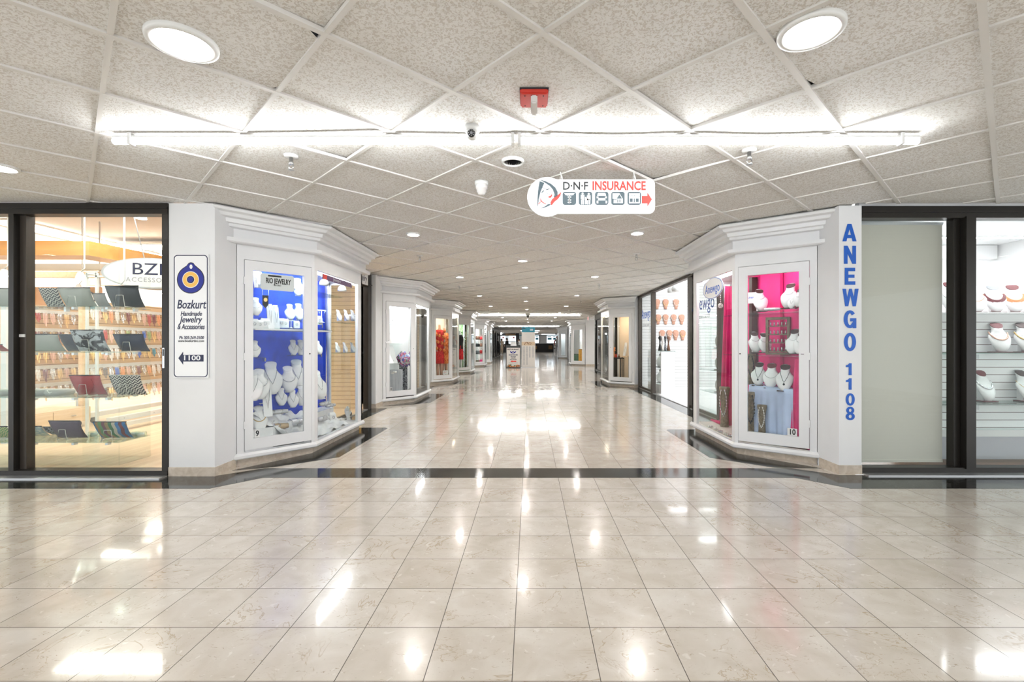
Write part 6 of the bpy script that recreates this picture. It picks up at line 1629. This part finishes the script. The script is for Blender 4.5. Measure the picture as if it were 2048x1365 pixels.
mb.build('leaves', 'leaf', t); mb = MB(); mb.tube([(-2.52, 18.35, .13), (-2.51, 18.36, 1.6)], .015, 6); mb.build('stem', 'driftwood', t)
# case with bags and shoes
c5 = lambda px, py, k=.5: cs(-1, px, py, 2.743, 22.85, 2.27, 23.4, k)
for z in (.62, .98, 1.34): MB().prism([(-2.70, 22.95), (-2.34, 23.42), (-2.34, 24.2), (-2.70, 24.2)], z - .008, z).build('shelf', 'shelf', case5)
BAGS = [('leather', 'brown handbag', 1.345), ('leared', 'red purse', 1.345), ('leablack', 'black handbag with a pale stripe', .985), ('leather', 'brown satchel', .985), ('damask', 'dark shoe shaped bag', .625), ('leared', 'dark red handbag', .625), ('driftwood', 'green brown sandal bag', .135), ('drape', 'pink purse', .135)]
for i, (m, l, z) in enumerate(BAGS):
    px = 953 + 8 * (i % 2) + 2; p = c5(px, 700, .5); t = thing('handbag', f'{l} on the {["top", "middle", "lower", "floor"][i // 2]} level of the bag case', 'handbag', (p.x, p.y, z), rz=.7)
    MB().loft([[(x * .11 * k, y * .05 * k, h) for x, y in ((-1, -1), (0, -1.2), (1, -1), (1, 1), (0, 1.2), (-1, 1))] for k, h in ((.9, 0), (1, .06), (.85, .15), (.6, .17))]).build('body', m, t, world=False)
    MB().tube([(-.06, 0, .16), (-.04, 0, .25), (.04, 0, .25), (.06, 0, .16)], .008, 6).build('handle', m, t, world=False)
# cream case: table, flowers, necklace strip
r2 = lambda px, py, k=.5: cs(1, px, py, 2.733, 12.335, 2.15, 12.80, k, 2.66)
p = r2(1234, 757, .5); t = thing('side_table', 'small black table in the cream lit case', 'table', (p.x, p.y, .129), rz=-.65)
MB().box(-.17, .17, -.10, .14, .585, .62).build('top', 'black', t, world=False)
for x, y in ((-.155, -.085), (.155, -.085), (-.155, .125), (.155, .125)): MB().box(x - .012, x + .012, y - .012, y + .012, 0, .585).build('leg', 'black', t, world=False)
p2 = r2(1251, 757, .6); t = thing('side_table', 'small pale topped table by the hinge side of the cream lit case', 'table', (p2.x, p2.y, .129), rz=-.65)
MB().box(-.12, .12, -.09, .09, .66, .69).build('top', 'lightwood', t, world=False)
for x in (-.10, .10): MB().box(x - .01, x + .01, -.01, .01, 0, .66).build('leg', 'bronze2', t, world=False)
t = thing('black_cloth', 'crumpled black cloth under the little tables of the cream lit case', 'cloth', (p.x, p.y, .129)); MB().sheet(lambda u, v: (p.x - .12 + .34 * u, p.y - .02 + .28 * v, .132 + .035 * abs(math.sin(7 * u + 3 * v))), 14, 8).build('cloth', 'darkcloth', t)
for k, (x, m, h, l) in enumerate(((-.10, 'coral', .20, 'coral beaded vase'), (-.03, 'redplastic', .10, 'small red vase'), (.06, 'leather', .09, 'small brown bottle'))):
    q = Vector((p.x, p.y, .129 + .621)) + Vector((x * math.cos(-.65), x * math.sin(-.65), 0)); t = thing('vase', f'{l} on the black table in the cream lit case', 'vase', q)
    MB().lathe([(.0005, 0), (.028, 0), (.034, h * .35), (.014, h * .7), (.018, h), (.0005, h)], 14).build('body', m, t, world=False)
    if k == 0:
        mb = MB()
        for j in range(10): mb.ball((.03 * math.cos(j * 2.4), .03 * math.sin(j * 2.4), h + .01 * j), .02, n=6, m=4)
        mb.build('flowers', 'coral', t, world=False)
put('strip', Vector((p2.x, p2.y, .129 + .692)), .36, 'white leaning necklace strip on the pale topped table', -.65)
# orange cloth case
r3 = lambda px, py, k=.5: cs(1, px, py, 2.80, 24.06, 2.15, 24.6, k, 2.72)
for px, m, l in ((1163, 'ochre', 'ochre'), (1153, 'moss', 'dark green')):
    p = r3(px, 720, .35); t = thing('hanging_skirt', f'{l} skirt cloth hanging in the case below the exit sign', 'cloth', (p.x, p.y, .129), rz=-.6)
    hz = .72 if m == 'ochre' else .45
    MB().sheet(lambda u, v: (-.17 + .34 * u * 1.0, .02 * math.sin(20 * u) * (1.2 - v), hz * v), 24, 6).build('cloth', m, t, world=False, solid=.004); MB().tube([(-.17, 0, hz), (.17, 0, hz)], .012, 6).build('rod', 'bronze2', t, world=False)
p = r3(1162, 668, .9); t = thing('poster', 'orange and white poster in the case below the exit sign', 'poster', (2.74, p.y, 1.4)); MB().box(2.765, 2.775, 24.5, 25.2, .9, 1.9).build('sheet', 'acr', t); MB().box(2.762, 2.766, 24.55, 24.9, 1.55, 1.85).build('patch', 'orange', t); MB().box(2.762, 2.766, 24.55, 24.9, 1.0, 1.3).build('patch', 'orange', t)

# ------------------------------------------------------------------ exit sign, directory, restaurant board
t = thing('exit_sign', 'small red lit exit sign hanging over the side passage', 'exit sign', (2.62, 20.75, 2.28))
MB().box(2.56, 2.60, 20.62, 20.82, 2.18, 2.33).build('housing', 'lgrey', t); MB().box(2.552, 2.56, 20.63, 20.81, 2.19, 2.32).build('face', 'exit', t); MB().box(2.5595, 2.6005, 20.60, 20.62, 2.17, 2.34).build('bezel', 'wplastic', t); MB().box(2.565, 2.595, 20.613, 20.62, 2.19, 2.32).build('face', 'exit', t)
MB().box(2.572, 2.588, 20.70, 20.74, 2.33, CEIL).build('stem', 'lgrey', t)
text('EXIT', .075, (2.5515, 20.72, 2.255), 'redplastic', t, face='-x')
Y = 22.28
a, b = at(1043.5, 736, Y), at(1070, 654.5, Y)
t = thing('directory_kiosk', 'tall ivory mall directory panel with a teal head', 'directory', ((a.x + b.x) / 2, Y, 0))
MB().box(a.x, b.x, Y, Y + .12, .02, b.z).build('panel', 'kiosk', t); MB().box(a.x - .02, b.x + .05, Y - .05, Y + .25, 0, .02).build('base', 'steel', t)
zt = lambda py: EYE + (687 - py) * Y / F
xt = lambda px: (px - 1060) * Y / F
MB().box(a.x, b.x, Y - .004, Y, zt(665), b.z).build('head', 'teal', t); MB().box(a.x, b.x, Y - .003, Y, zt(691.5), zt(684.2)).build('picture', 'sand', t)
for pts in (((1048.5, 690.5), (1051, 686), (1054, 684.8), (1057, 687)), ((1054, 685), (1055.5, 688), (1059, 689)), ((1057, 687), (1060, 685.5), (1063, 686.5), (1060.5, 690))):
    MB().tube([(xt(x), Y - .006, zt(y)) for x, y in pts], .012, 6).build('brush_mark', 'leather', t)
for x0, x1, y in ((1045, 1051, 657.0), (1060, 1066, 658.5), (1060, 1066, 660.5)): MB().box(xt(x0), xt(x1), Y - .006, Y - .003, zt(y + 1), zt(y)).build('heading', 'black' if x0 == 1045 else 'kiosk', t)
text('MALL DIRECTORY', .07, (0, 0, 0), 'redplastic', t) if False else None
for cxp, n0 in ((1048, 33), (1054, 33), (1059.5, 20), (1066, 20)):
    mb = MB()
    for k in range(n0): w = R.uniform(.8, 1.5); mb.box(xt(cxp - w), xt(cxp + w), Y - .004, Y + .001, zt(694 + k * 1.12), zt(693.4 + k * 1.12))
    mb.build('listing', 'grey', t)
mb = MB()
for k in range(9): w = R.uniform(3, 9); mb.box(xt(1057 - w), xt(1057 + w), Y - .004, Y + .001, zt(668 + k * 1.7 + .25), zt(668 + k * 1.7))
mb.build('floor_map', 'lgrey', t)
Y = 22.1
a, b = at(1012, 737, Y), at(1041, 690.5, Y)
t = thing('restaurant_board', 'dark framed restaurant board with a red left arrow beside the directory', 'sign board', ((a.x + b.x) / 2, Y, 0))
MB().prism_y(rrect(a.x, b.x, .01, b.z, .05), Y + .03, Y + .09).build('frame', 'aframe', t); xt = lambda px: (px - 1060) * Y / F; zt = lambda py: EYE + (687 - py) * Y / F
MB().box(a.x, b.x, Y - .15, Y + .32, 0, .035).build('foot', 'aframe', t)
MB().box(xt(1013.2), xt(1039.8), Y + .022, Y + .03, zt(735), zt(696)).build('poster', 'kiosk', t); f_ = Y + .0205
def kt(body, px, py, hpx, wpx, mat, off=.003):
    o = text(body, hpx * Y / F * 1.38, (xt(px), f_, zt(py)), mat, t, off=off); bpy.context.view_layer.update(); o.scale.x = wpx * Y / F / o.dimensions.x
kt('RESTAURANT', 1026.5, 699.4, 2.4, 23, 'black')
for w_, y_, wd in (('SANDWICHES', 710.5, 18), ('SALADS', 713.7, 10.5), ('SOUPS', 716.7, 9), ('HOT FOOD', 719.6, 13.5)): kt(w_, 1026.5, y_, 2.0, wd, 'navy')
kt('BREAKFAST & LUNCH', 1026.5, 726.4, 1.2, 18, 'grey', .001)
MB().prism_y([(xt(x), zt(y)) for x, y in ((1020.5, 723.2), (1024.5, 721.2), (1024.5, 722.2), (1032.5, 722.2), (1032.5, 724.6), (1024.5, 724.6), (1024.5, 725.4))], f_, f_ + .003).build('arrow', 'red', t)
MB().disc_y((xt(1026), zt(705.3)), 2.6 * Y / F, 2.4 * Y / F, f_, f_ + .003, 20).build('badge', 'evil', t); MB().disc_y((xt(1026), zt(705.3)), 1.4 * Y / F, 1.3 * Y / F, f_ - .001, f_ + .003, 20).build('badge', 'kiosk', t)
for s_ in (-1, 1): MB().prism_y([(xt(1026 + s_ * x), zt(y)) for x, y in ((2, 704.4), (6.4, 702.2), (5.4, 705), (3.8, 706.8), (2, 707.3))], f_, f_ + .003).build('wing', 'evil', t)
mb = MB(); mb2 = MB()
for k in range(34): (mb if k % 3 else mb2).ball((xt(R.uniform(1014, 1039)), f_, zt(R.uniform(730, 734.5))), .035, n=7, m=5, sz=.7)
mb.build('salad_print', 'orange', t); mb2.build('salad_print', 'leaf', t)
t = thing('leaflet_holder', 'clear holder with white leaflets on top of the restaurant board', 'leaflet holder', (xt(1027), Y + .06, b.z)); MB().loft([[(xt(1027) - .13, Y + .03, b.z), (xt(1027) + .13, Y + .03, b.z), (xt(1027) + .13, Y + .09, b.z), (xt(1027) - .13, Y + .09, b.z)], [(xt(1027) - .12, Y + .05, b.z + .14), (xt(1027) + .12, Y + .05, b.z + .14), (xt(1027) + .12, Y + .10, b.z + .14), (xt(1027) - .12, Y + .10, b.z + .14)]], sm=False).build('leaflets', 'paper', t); MB().box(xt(1027) - .14, xt(1027) + .14, Y + .02, Y + .028, b.z - .04, b.z + .05).build('holder', 'acr', t)

# ------------------------------------------------------------------ food counters at the far end
struct(MB().box(-14, 14, 69, 69.2, 0, 3).build('wall_far', 'shopwhite')); struct(MB().box(-14.2, -14, 36, 69, 0, 3).build('wall_left', 'shopwhite')); struct(MB().box(14, 14.2, 36, 69, 0, 3).build('wall_right', 'shopwhite'))
F2 = lambda px, py, Y: at(px, py, Y)
def slab(name, label, cat, px0, px1, py0, py1, Y, depth, mat, parts=()):
    a, b = at(px0, py1, Y), at(px1, py0, Y); t = thing(name, label, cat, ((a.x + b.x) / 2, Y, max(a.z, 0)))
    MB().box(a.x, b.x, Y, Y + depth, a.z if a.z > .3 else 0, min(b.z, CEIL + .018)).build('body', mat, t)
    for nm, x0, x1, y0, y1, m in parts:
        c, d = at(x0, y1, Y), at(x1, y0, Y); MB().box(c.x, d.x, Y - .05, Y, max(0, c.z), min(d.z, CEIL + .018)).build(nm, m, t)
    return t
t = slab('food_counter', 'long black food counter with tan end panels at the end of the mall', 'counter', 1071, 1109, 688, 704.5, 62, 1.2, 'counter', (('end_panel', 1071, 1074, 692, 699, 'counterw'), ('end_panel', 1097, 1105, 691.5, 699, 'counterw')))
MB().box(.7, 3.35, 61.8, 63.3, at(1, 688, 62).z, at(1, 687.2, 62).z).build('worktop', 'lgrey', t)
slab('menu_board', 'teal bulkhead over the lit menus behind the black counter', 'bulkhead', 1036, 1112, 661, 671.5, 68.5, .49, 'teal', (('sign_strip', 1078, 1094, 663, 666.5, 'lgrey'), ('seam', 1094, 1095, 664, 670, 'aframe')))
for i, (x0, x1, l) in enumerate(((1070, 1078, 'left of the pale roller shutter'), (1094, 1104.5, 'right of the pale roller shutter'), (1105, 1113, 'farthest right behind the black counter'))):
    slab('menu_screen', f'bright lit menu panel {l}', 'menu panel', x0, x1, 671.8, 686, 68.6, .39, 'menu', (('print', x0 + 1.2, x1 - 1.2, 676, 680, 'teal'), ('print', x0 + .8, x1 - 2, 673, 674, 'black')))
slab('roller_shutter', 'pale ribbed roller shutter behind the black counter', 'shutter', 1080, 1093.5, 671, 688, 68.3, .2, 'lgrey', (('post', 1078.2, 1080, 668, 688, 'aframe'),))
t = thing('hanging_board', 'black oval board hanging over the right end of the food counter', 'sign', (3.3, 60, 1.9)); c = at(1108.5, 665.5, 60); MB().disc_y((c.x, c.z), .48, .20, 60, 60.06, 24).build('board', 'counter', t); MB().tube([(c.x, 60.03, c.z + .19), (c.x, 60.03, CEIL + .02)], .01, 5).build('rod', 'steel', t)
slab('kitchen_bulkhead', 'dark bulkhead of the kitchen at the left of the food court', 'bulkhead', 1000, 1036, 660, 672, 60, .4, 'counter', (('wood_band', 1011, 1031, 664, 671.5, 'counterw'), ('light_band', 1018, 1034, 667.6, 668.8, 'creamw')))
slab('kitchen_column', 'black column between the kitchen and the teal menus', 'column', 1032, 1038.5, 660, 703, 58, .4, 'counter')
for i, (x0, x1, l) in enumerate(((1001, 1010, 'behind the woman in beige'), (1018, 1031, 'behind the person in black'))): slab('menu_screen', f'glowing slab for the kitchen opening {l}', 'menu panel', x0, x1, 672, 690, 68.7, .29, 'menu', (('print', x1 - 5, x1 - 2, 674, 677, 'redplastic'), ('hood', x0, x1, 683, 685, 'steel')))  # glow stands in for the bright kitchen behind
for i, (px, py, l) in enumerate(((1018, 661, 'first'), (1033.5, 660.5, 'third'), (1037.5, 660, 'fourth'), (1026, 663, 'second'), (1002.5, 667.5, 'lowest, far left'))):
    p = at(px, py, 57); t = thing('pendant_lamp', f'{l} round white pendant lamp over the kitchen', 'lamp', p); MB().ball((0, 0, 0), .10, n=12, m=8).build('globe', 'casel' if i != 3 else 'lgrey', t, world=False); MB().tube([(0, 0, .09), (0, 0, CEIL + .02 - p.z)], .008, 5).build('cord', 'black', t, world=False)
t = slab('side_counter', 'tall counter front behind the restaurant board at the left', 'counter', 1003, 1040, 688, 703, 60.5, .8, 'counter')
slab('tall_unit', 'pale tall cabinet standing by the right end of the food counter', 'cabinet', 1107.5, 1111.5, 686, 703.5, 60, .6, 'steel', (('bottle_row', 1107.8, 1111, 690, 692, 'counter'), ('bottle_row', 1107.8, 1111, 696, 698, 'counter')))

# ------------------------------------------------------------------ people far down the mall
def person(label, x, y, h, rz, top, legs, sleeve, hair='hair', arms=((.20, -.06, .58), (.20, -.06, .58)), bag=None, long_hair=False):
    t = thing('person', label, 'person', (x, y, 0), rz=rz)
    me = bpy.data.meshes.new('body'); bm = bmesh.new(); sk = bm.verts.layers.skin.verify(); V = {}
    def v(n, co, r, root=False):
        w = bm.verts.new(co); w[sk].radius = (r, r * (.75 if n in 'pelvis waist chest' else 1)); w[sk].use_root = root; V[n] = w
    v('pelvis', (0, 0, .53), .088, True); v('waist', (0, 0, .61), .074); v('chest', (0, 0, .73), .092); v('neck', (0, 0, .835), .036); v('jaw', (0, -.008, .88), .045); v('head', (0, 0, .93), .058); v('crown', (0, .006, .975), .042); v('nose', (0, -.058, .915), .012)
    E = [('pelvis', 'waist'), ('waist', 'chest'), ('chest', 'neck'), ('neck', 'jaw'), ('jaw', 'head'), ('head', 'crown'), ('head', 'nose')]
    for k, s in (('l', -1), ('r', 1)):
        hx, hy, hz = arms[0 if s < 0 else 1]
        v('hip' + k, (s * .052, 0, .49), .062); v('knee' + k, (s * .058, -.01, .275), .043); v('ank' + k, (s * .06, .012, .045), .026); v('toe' + k, (s * .065, -.075, .022), .022)
        v('sh' + k, (s * .108, 0, .80), .040); v('elb' + k, (s * .145, .02, .64), .030); v('wr' + k, (s * hx * .8, hy, hz - .06), .020); v('hand' + k, (s * hx * .78, hy - .03, hz - .10), .022)
        E += [('pelvis', 'hip' + k), ('hip' + k, 'knee' + k), ('knee' + k, 'ank' + k), ('ank' + k, 'toe' + k), ('chest', 'sh' + k), ('sh' + k, 'elb' + k), ('elb' + k, 'wr' + k), ('wr' + k, 'hand' + k)]
    for a_, b_ in E: bm.edges.new((V[a_], V[b_]))
    for w in bm.verts: w.co *= h; w[sk].radius = tuple(r * h for r in w[sk].radius)
    bm.to_mesh(me); bm.free()
    tmp = bpy.data.objects.new('tmp', me); COL.objects.link(tmp); tmp.modifiers.new('skin', 'SKIN').use_smooth_shade = True; tmp.modifiers.new('sub', 'SUBSURF').levels = 1
    bpy.context.view_layer.update(); dg = bpy.context.evaluated_depsgraph_get(); m2 = bpy.data.meshes.new_from_object(tmp.evaluated_get(dg)); bpy.data.objects.remove(tmp)
    m2.materials.clear()
    for m in ('skin', top, legs, sleeve, 'black'): m2.materials.append(M[m])
    for f in m2.polygons:
        c = f.center / h; ax = abs(c.x)
        f.material_index = 4 if c.z < .045 else 2 if c.z < .545 and ax < .125 else 0 if c.z > .835 else (3 if ax > .105 and c.z > .52 else 1); f.use_smooth = True
        if ax > .105 and c.z < .56: f.material_index = 0
    o = bpy.data.objects.new('body', m2); COL.objects.link(o); o.parent = t
    mb = MB(); mb.lathe([(.0005, 1.0 * h), (.035 * h, .992 * h), (.060 * h, .96 * h), (.064 * h, .925 * h), (.055 * h, (.80 if long_hair else .885) * h), (.02 * h, (.79 if long_hair else .88) * h)], 14, (0, .016 * h, 0), sy=1.0); mb.build('hair', hair, t, world=False)
    if bag: MB().box(-.20 * h, -.13 * h, -.06 * h, .08 * h, .50 * h, .62 * h).build('bag', bag, t, world=False)
    return t
def foot(px, Y): return ((px - 1060) * Y / F, Y)
x, y = foot(1003.5, 50); person('person in a beige coat with long dark hair, standing by the kitchen', x, y, 1.68, .6, 'beigecloth', 'beigecloth', 'beigecloth', long_hair=True)
x, y = foot(1014, 48); person('person dressed in black standing behind the restaurant board', x, y, 1.72, 2.2, 'darkcloth', 'darkcloth', 'darkcloth', arms=((.16, -.20, .66), (.18, -.06, .58)))
x, y = foot(1037.5, 47); person('person in a grey top half hidden by the directory', x, y, 1.62, -1.2, 'lgrey', 'darkcloth', 'lgrey')
x, y = foot(1114.5, 44); person('person in white shirt and pale trousers with a red sleeve beside the far right case', x, y, 1.85, .2, 'shirt', 'denim', 'redcloth', hair='skin')
for o in PROTO_OBJS:             # the first of each kind only served as a pattern
    for c in list(o.children_recursive): bpy.data.objects.remove(c)
    bpy.data.objects.remove(o)
# ------------------------------------------------------------------ lettering becomes plain mesh
bpy.context.view_layer.update()
_dg = bpy.context.evaluated_depsgraph_get()
for o in [o for o in bpy.data.objects if o.type == 'FONT']:
    me = bpy.data.meshes.new_from_object(o.evaluated_get(_dg)); nm = o.name
    n = bpy.data.objects.new(nm, me); COL.objects.link(n)
    n.parent = o.parent; n.matrix_parent_inverse = o.matrix_parent_inverse.copy()
    n.location, n.rotation_euler, n.scale = o.location, o.rotation_euler, o.scale
    bpy.data.objects.remove(o); n.name = nm
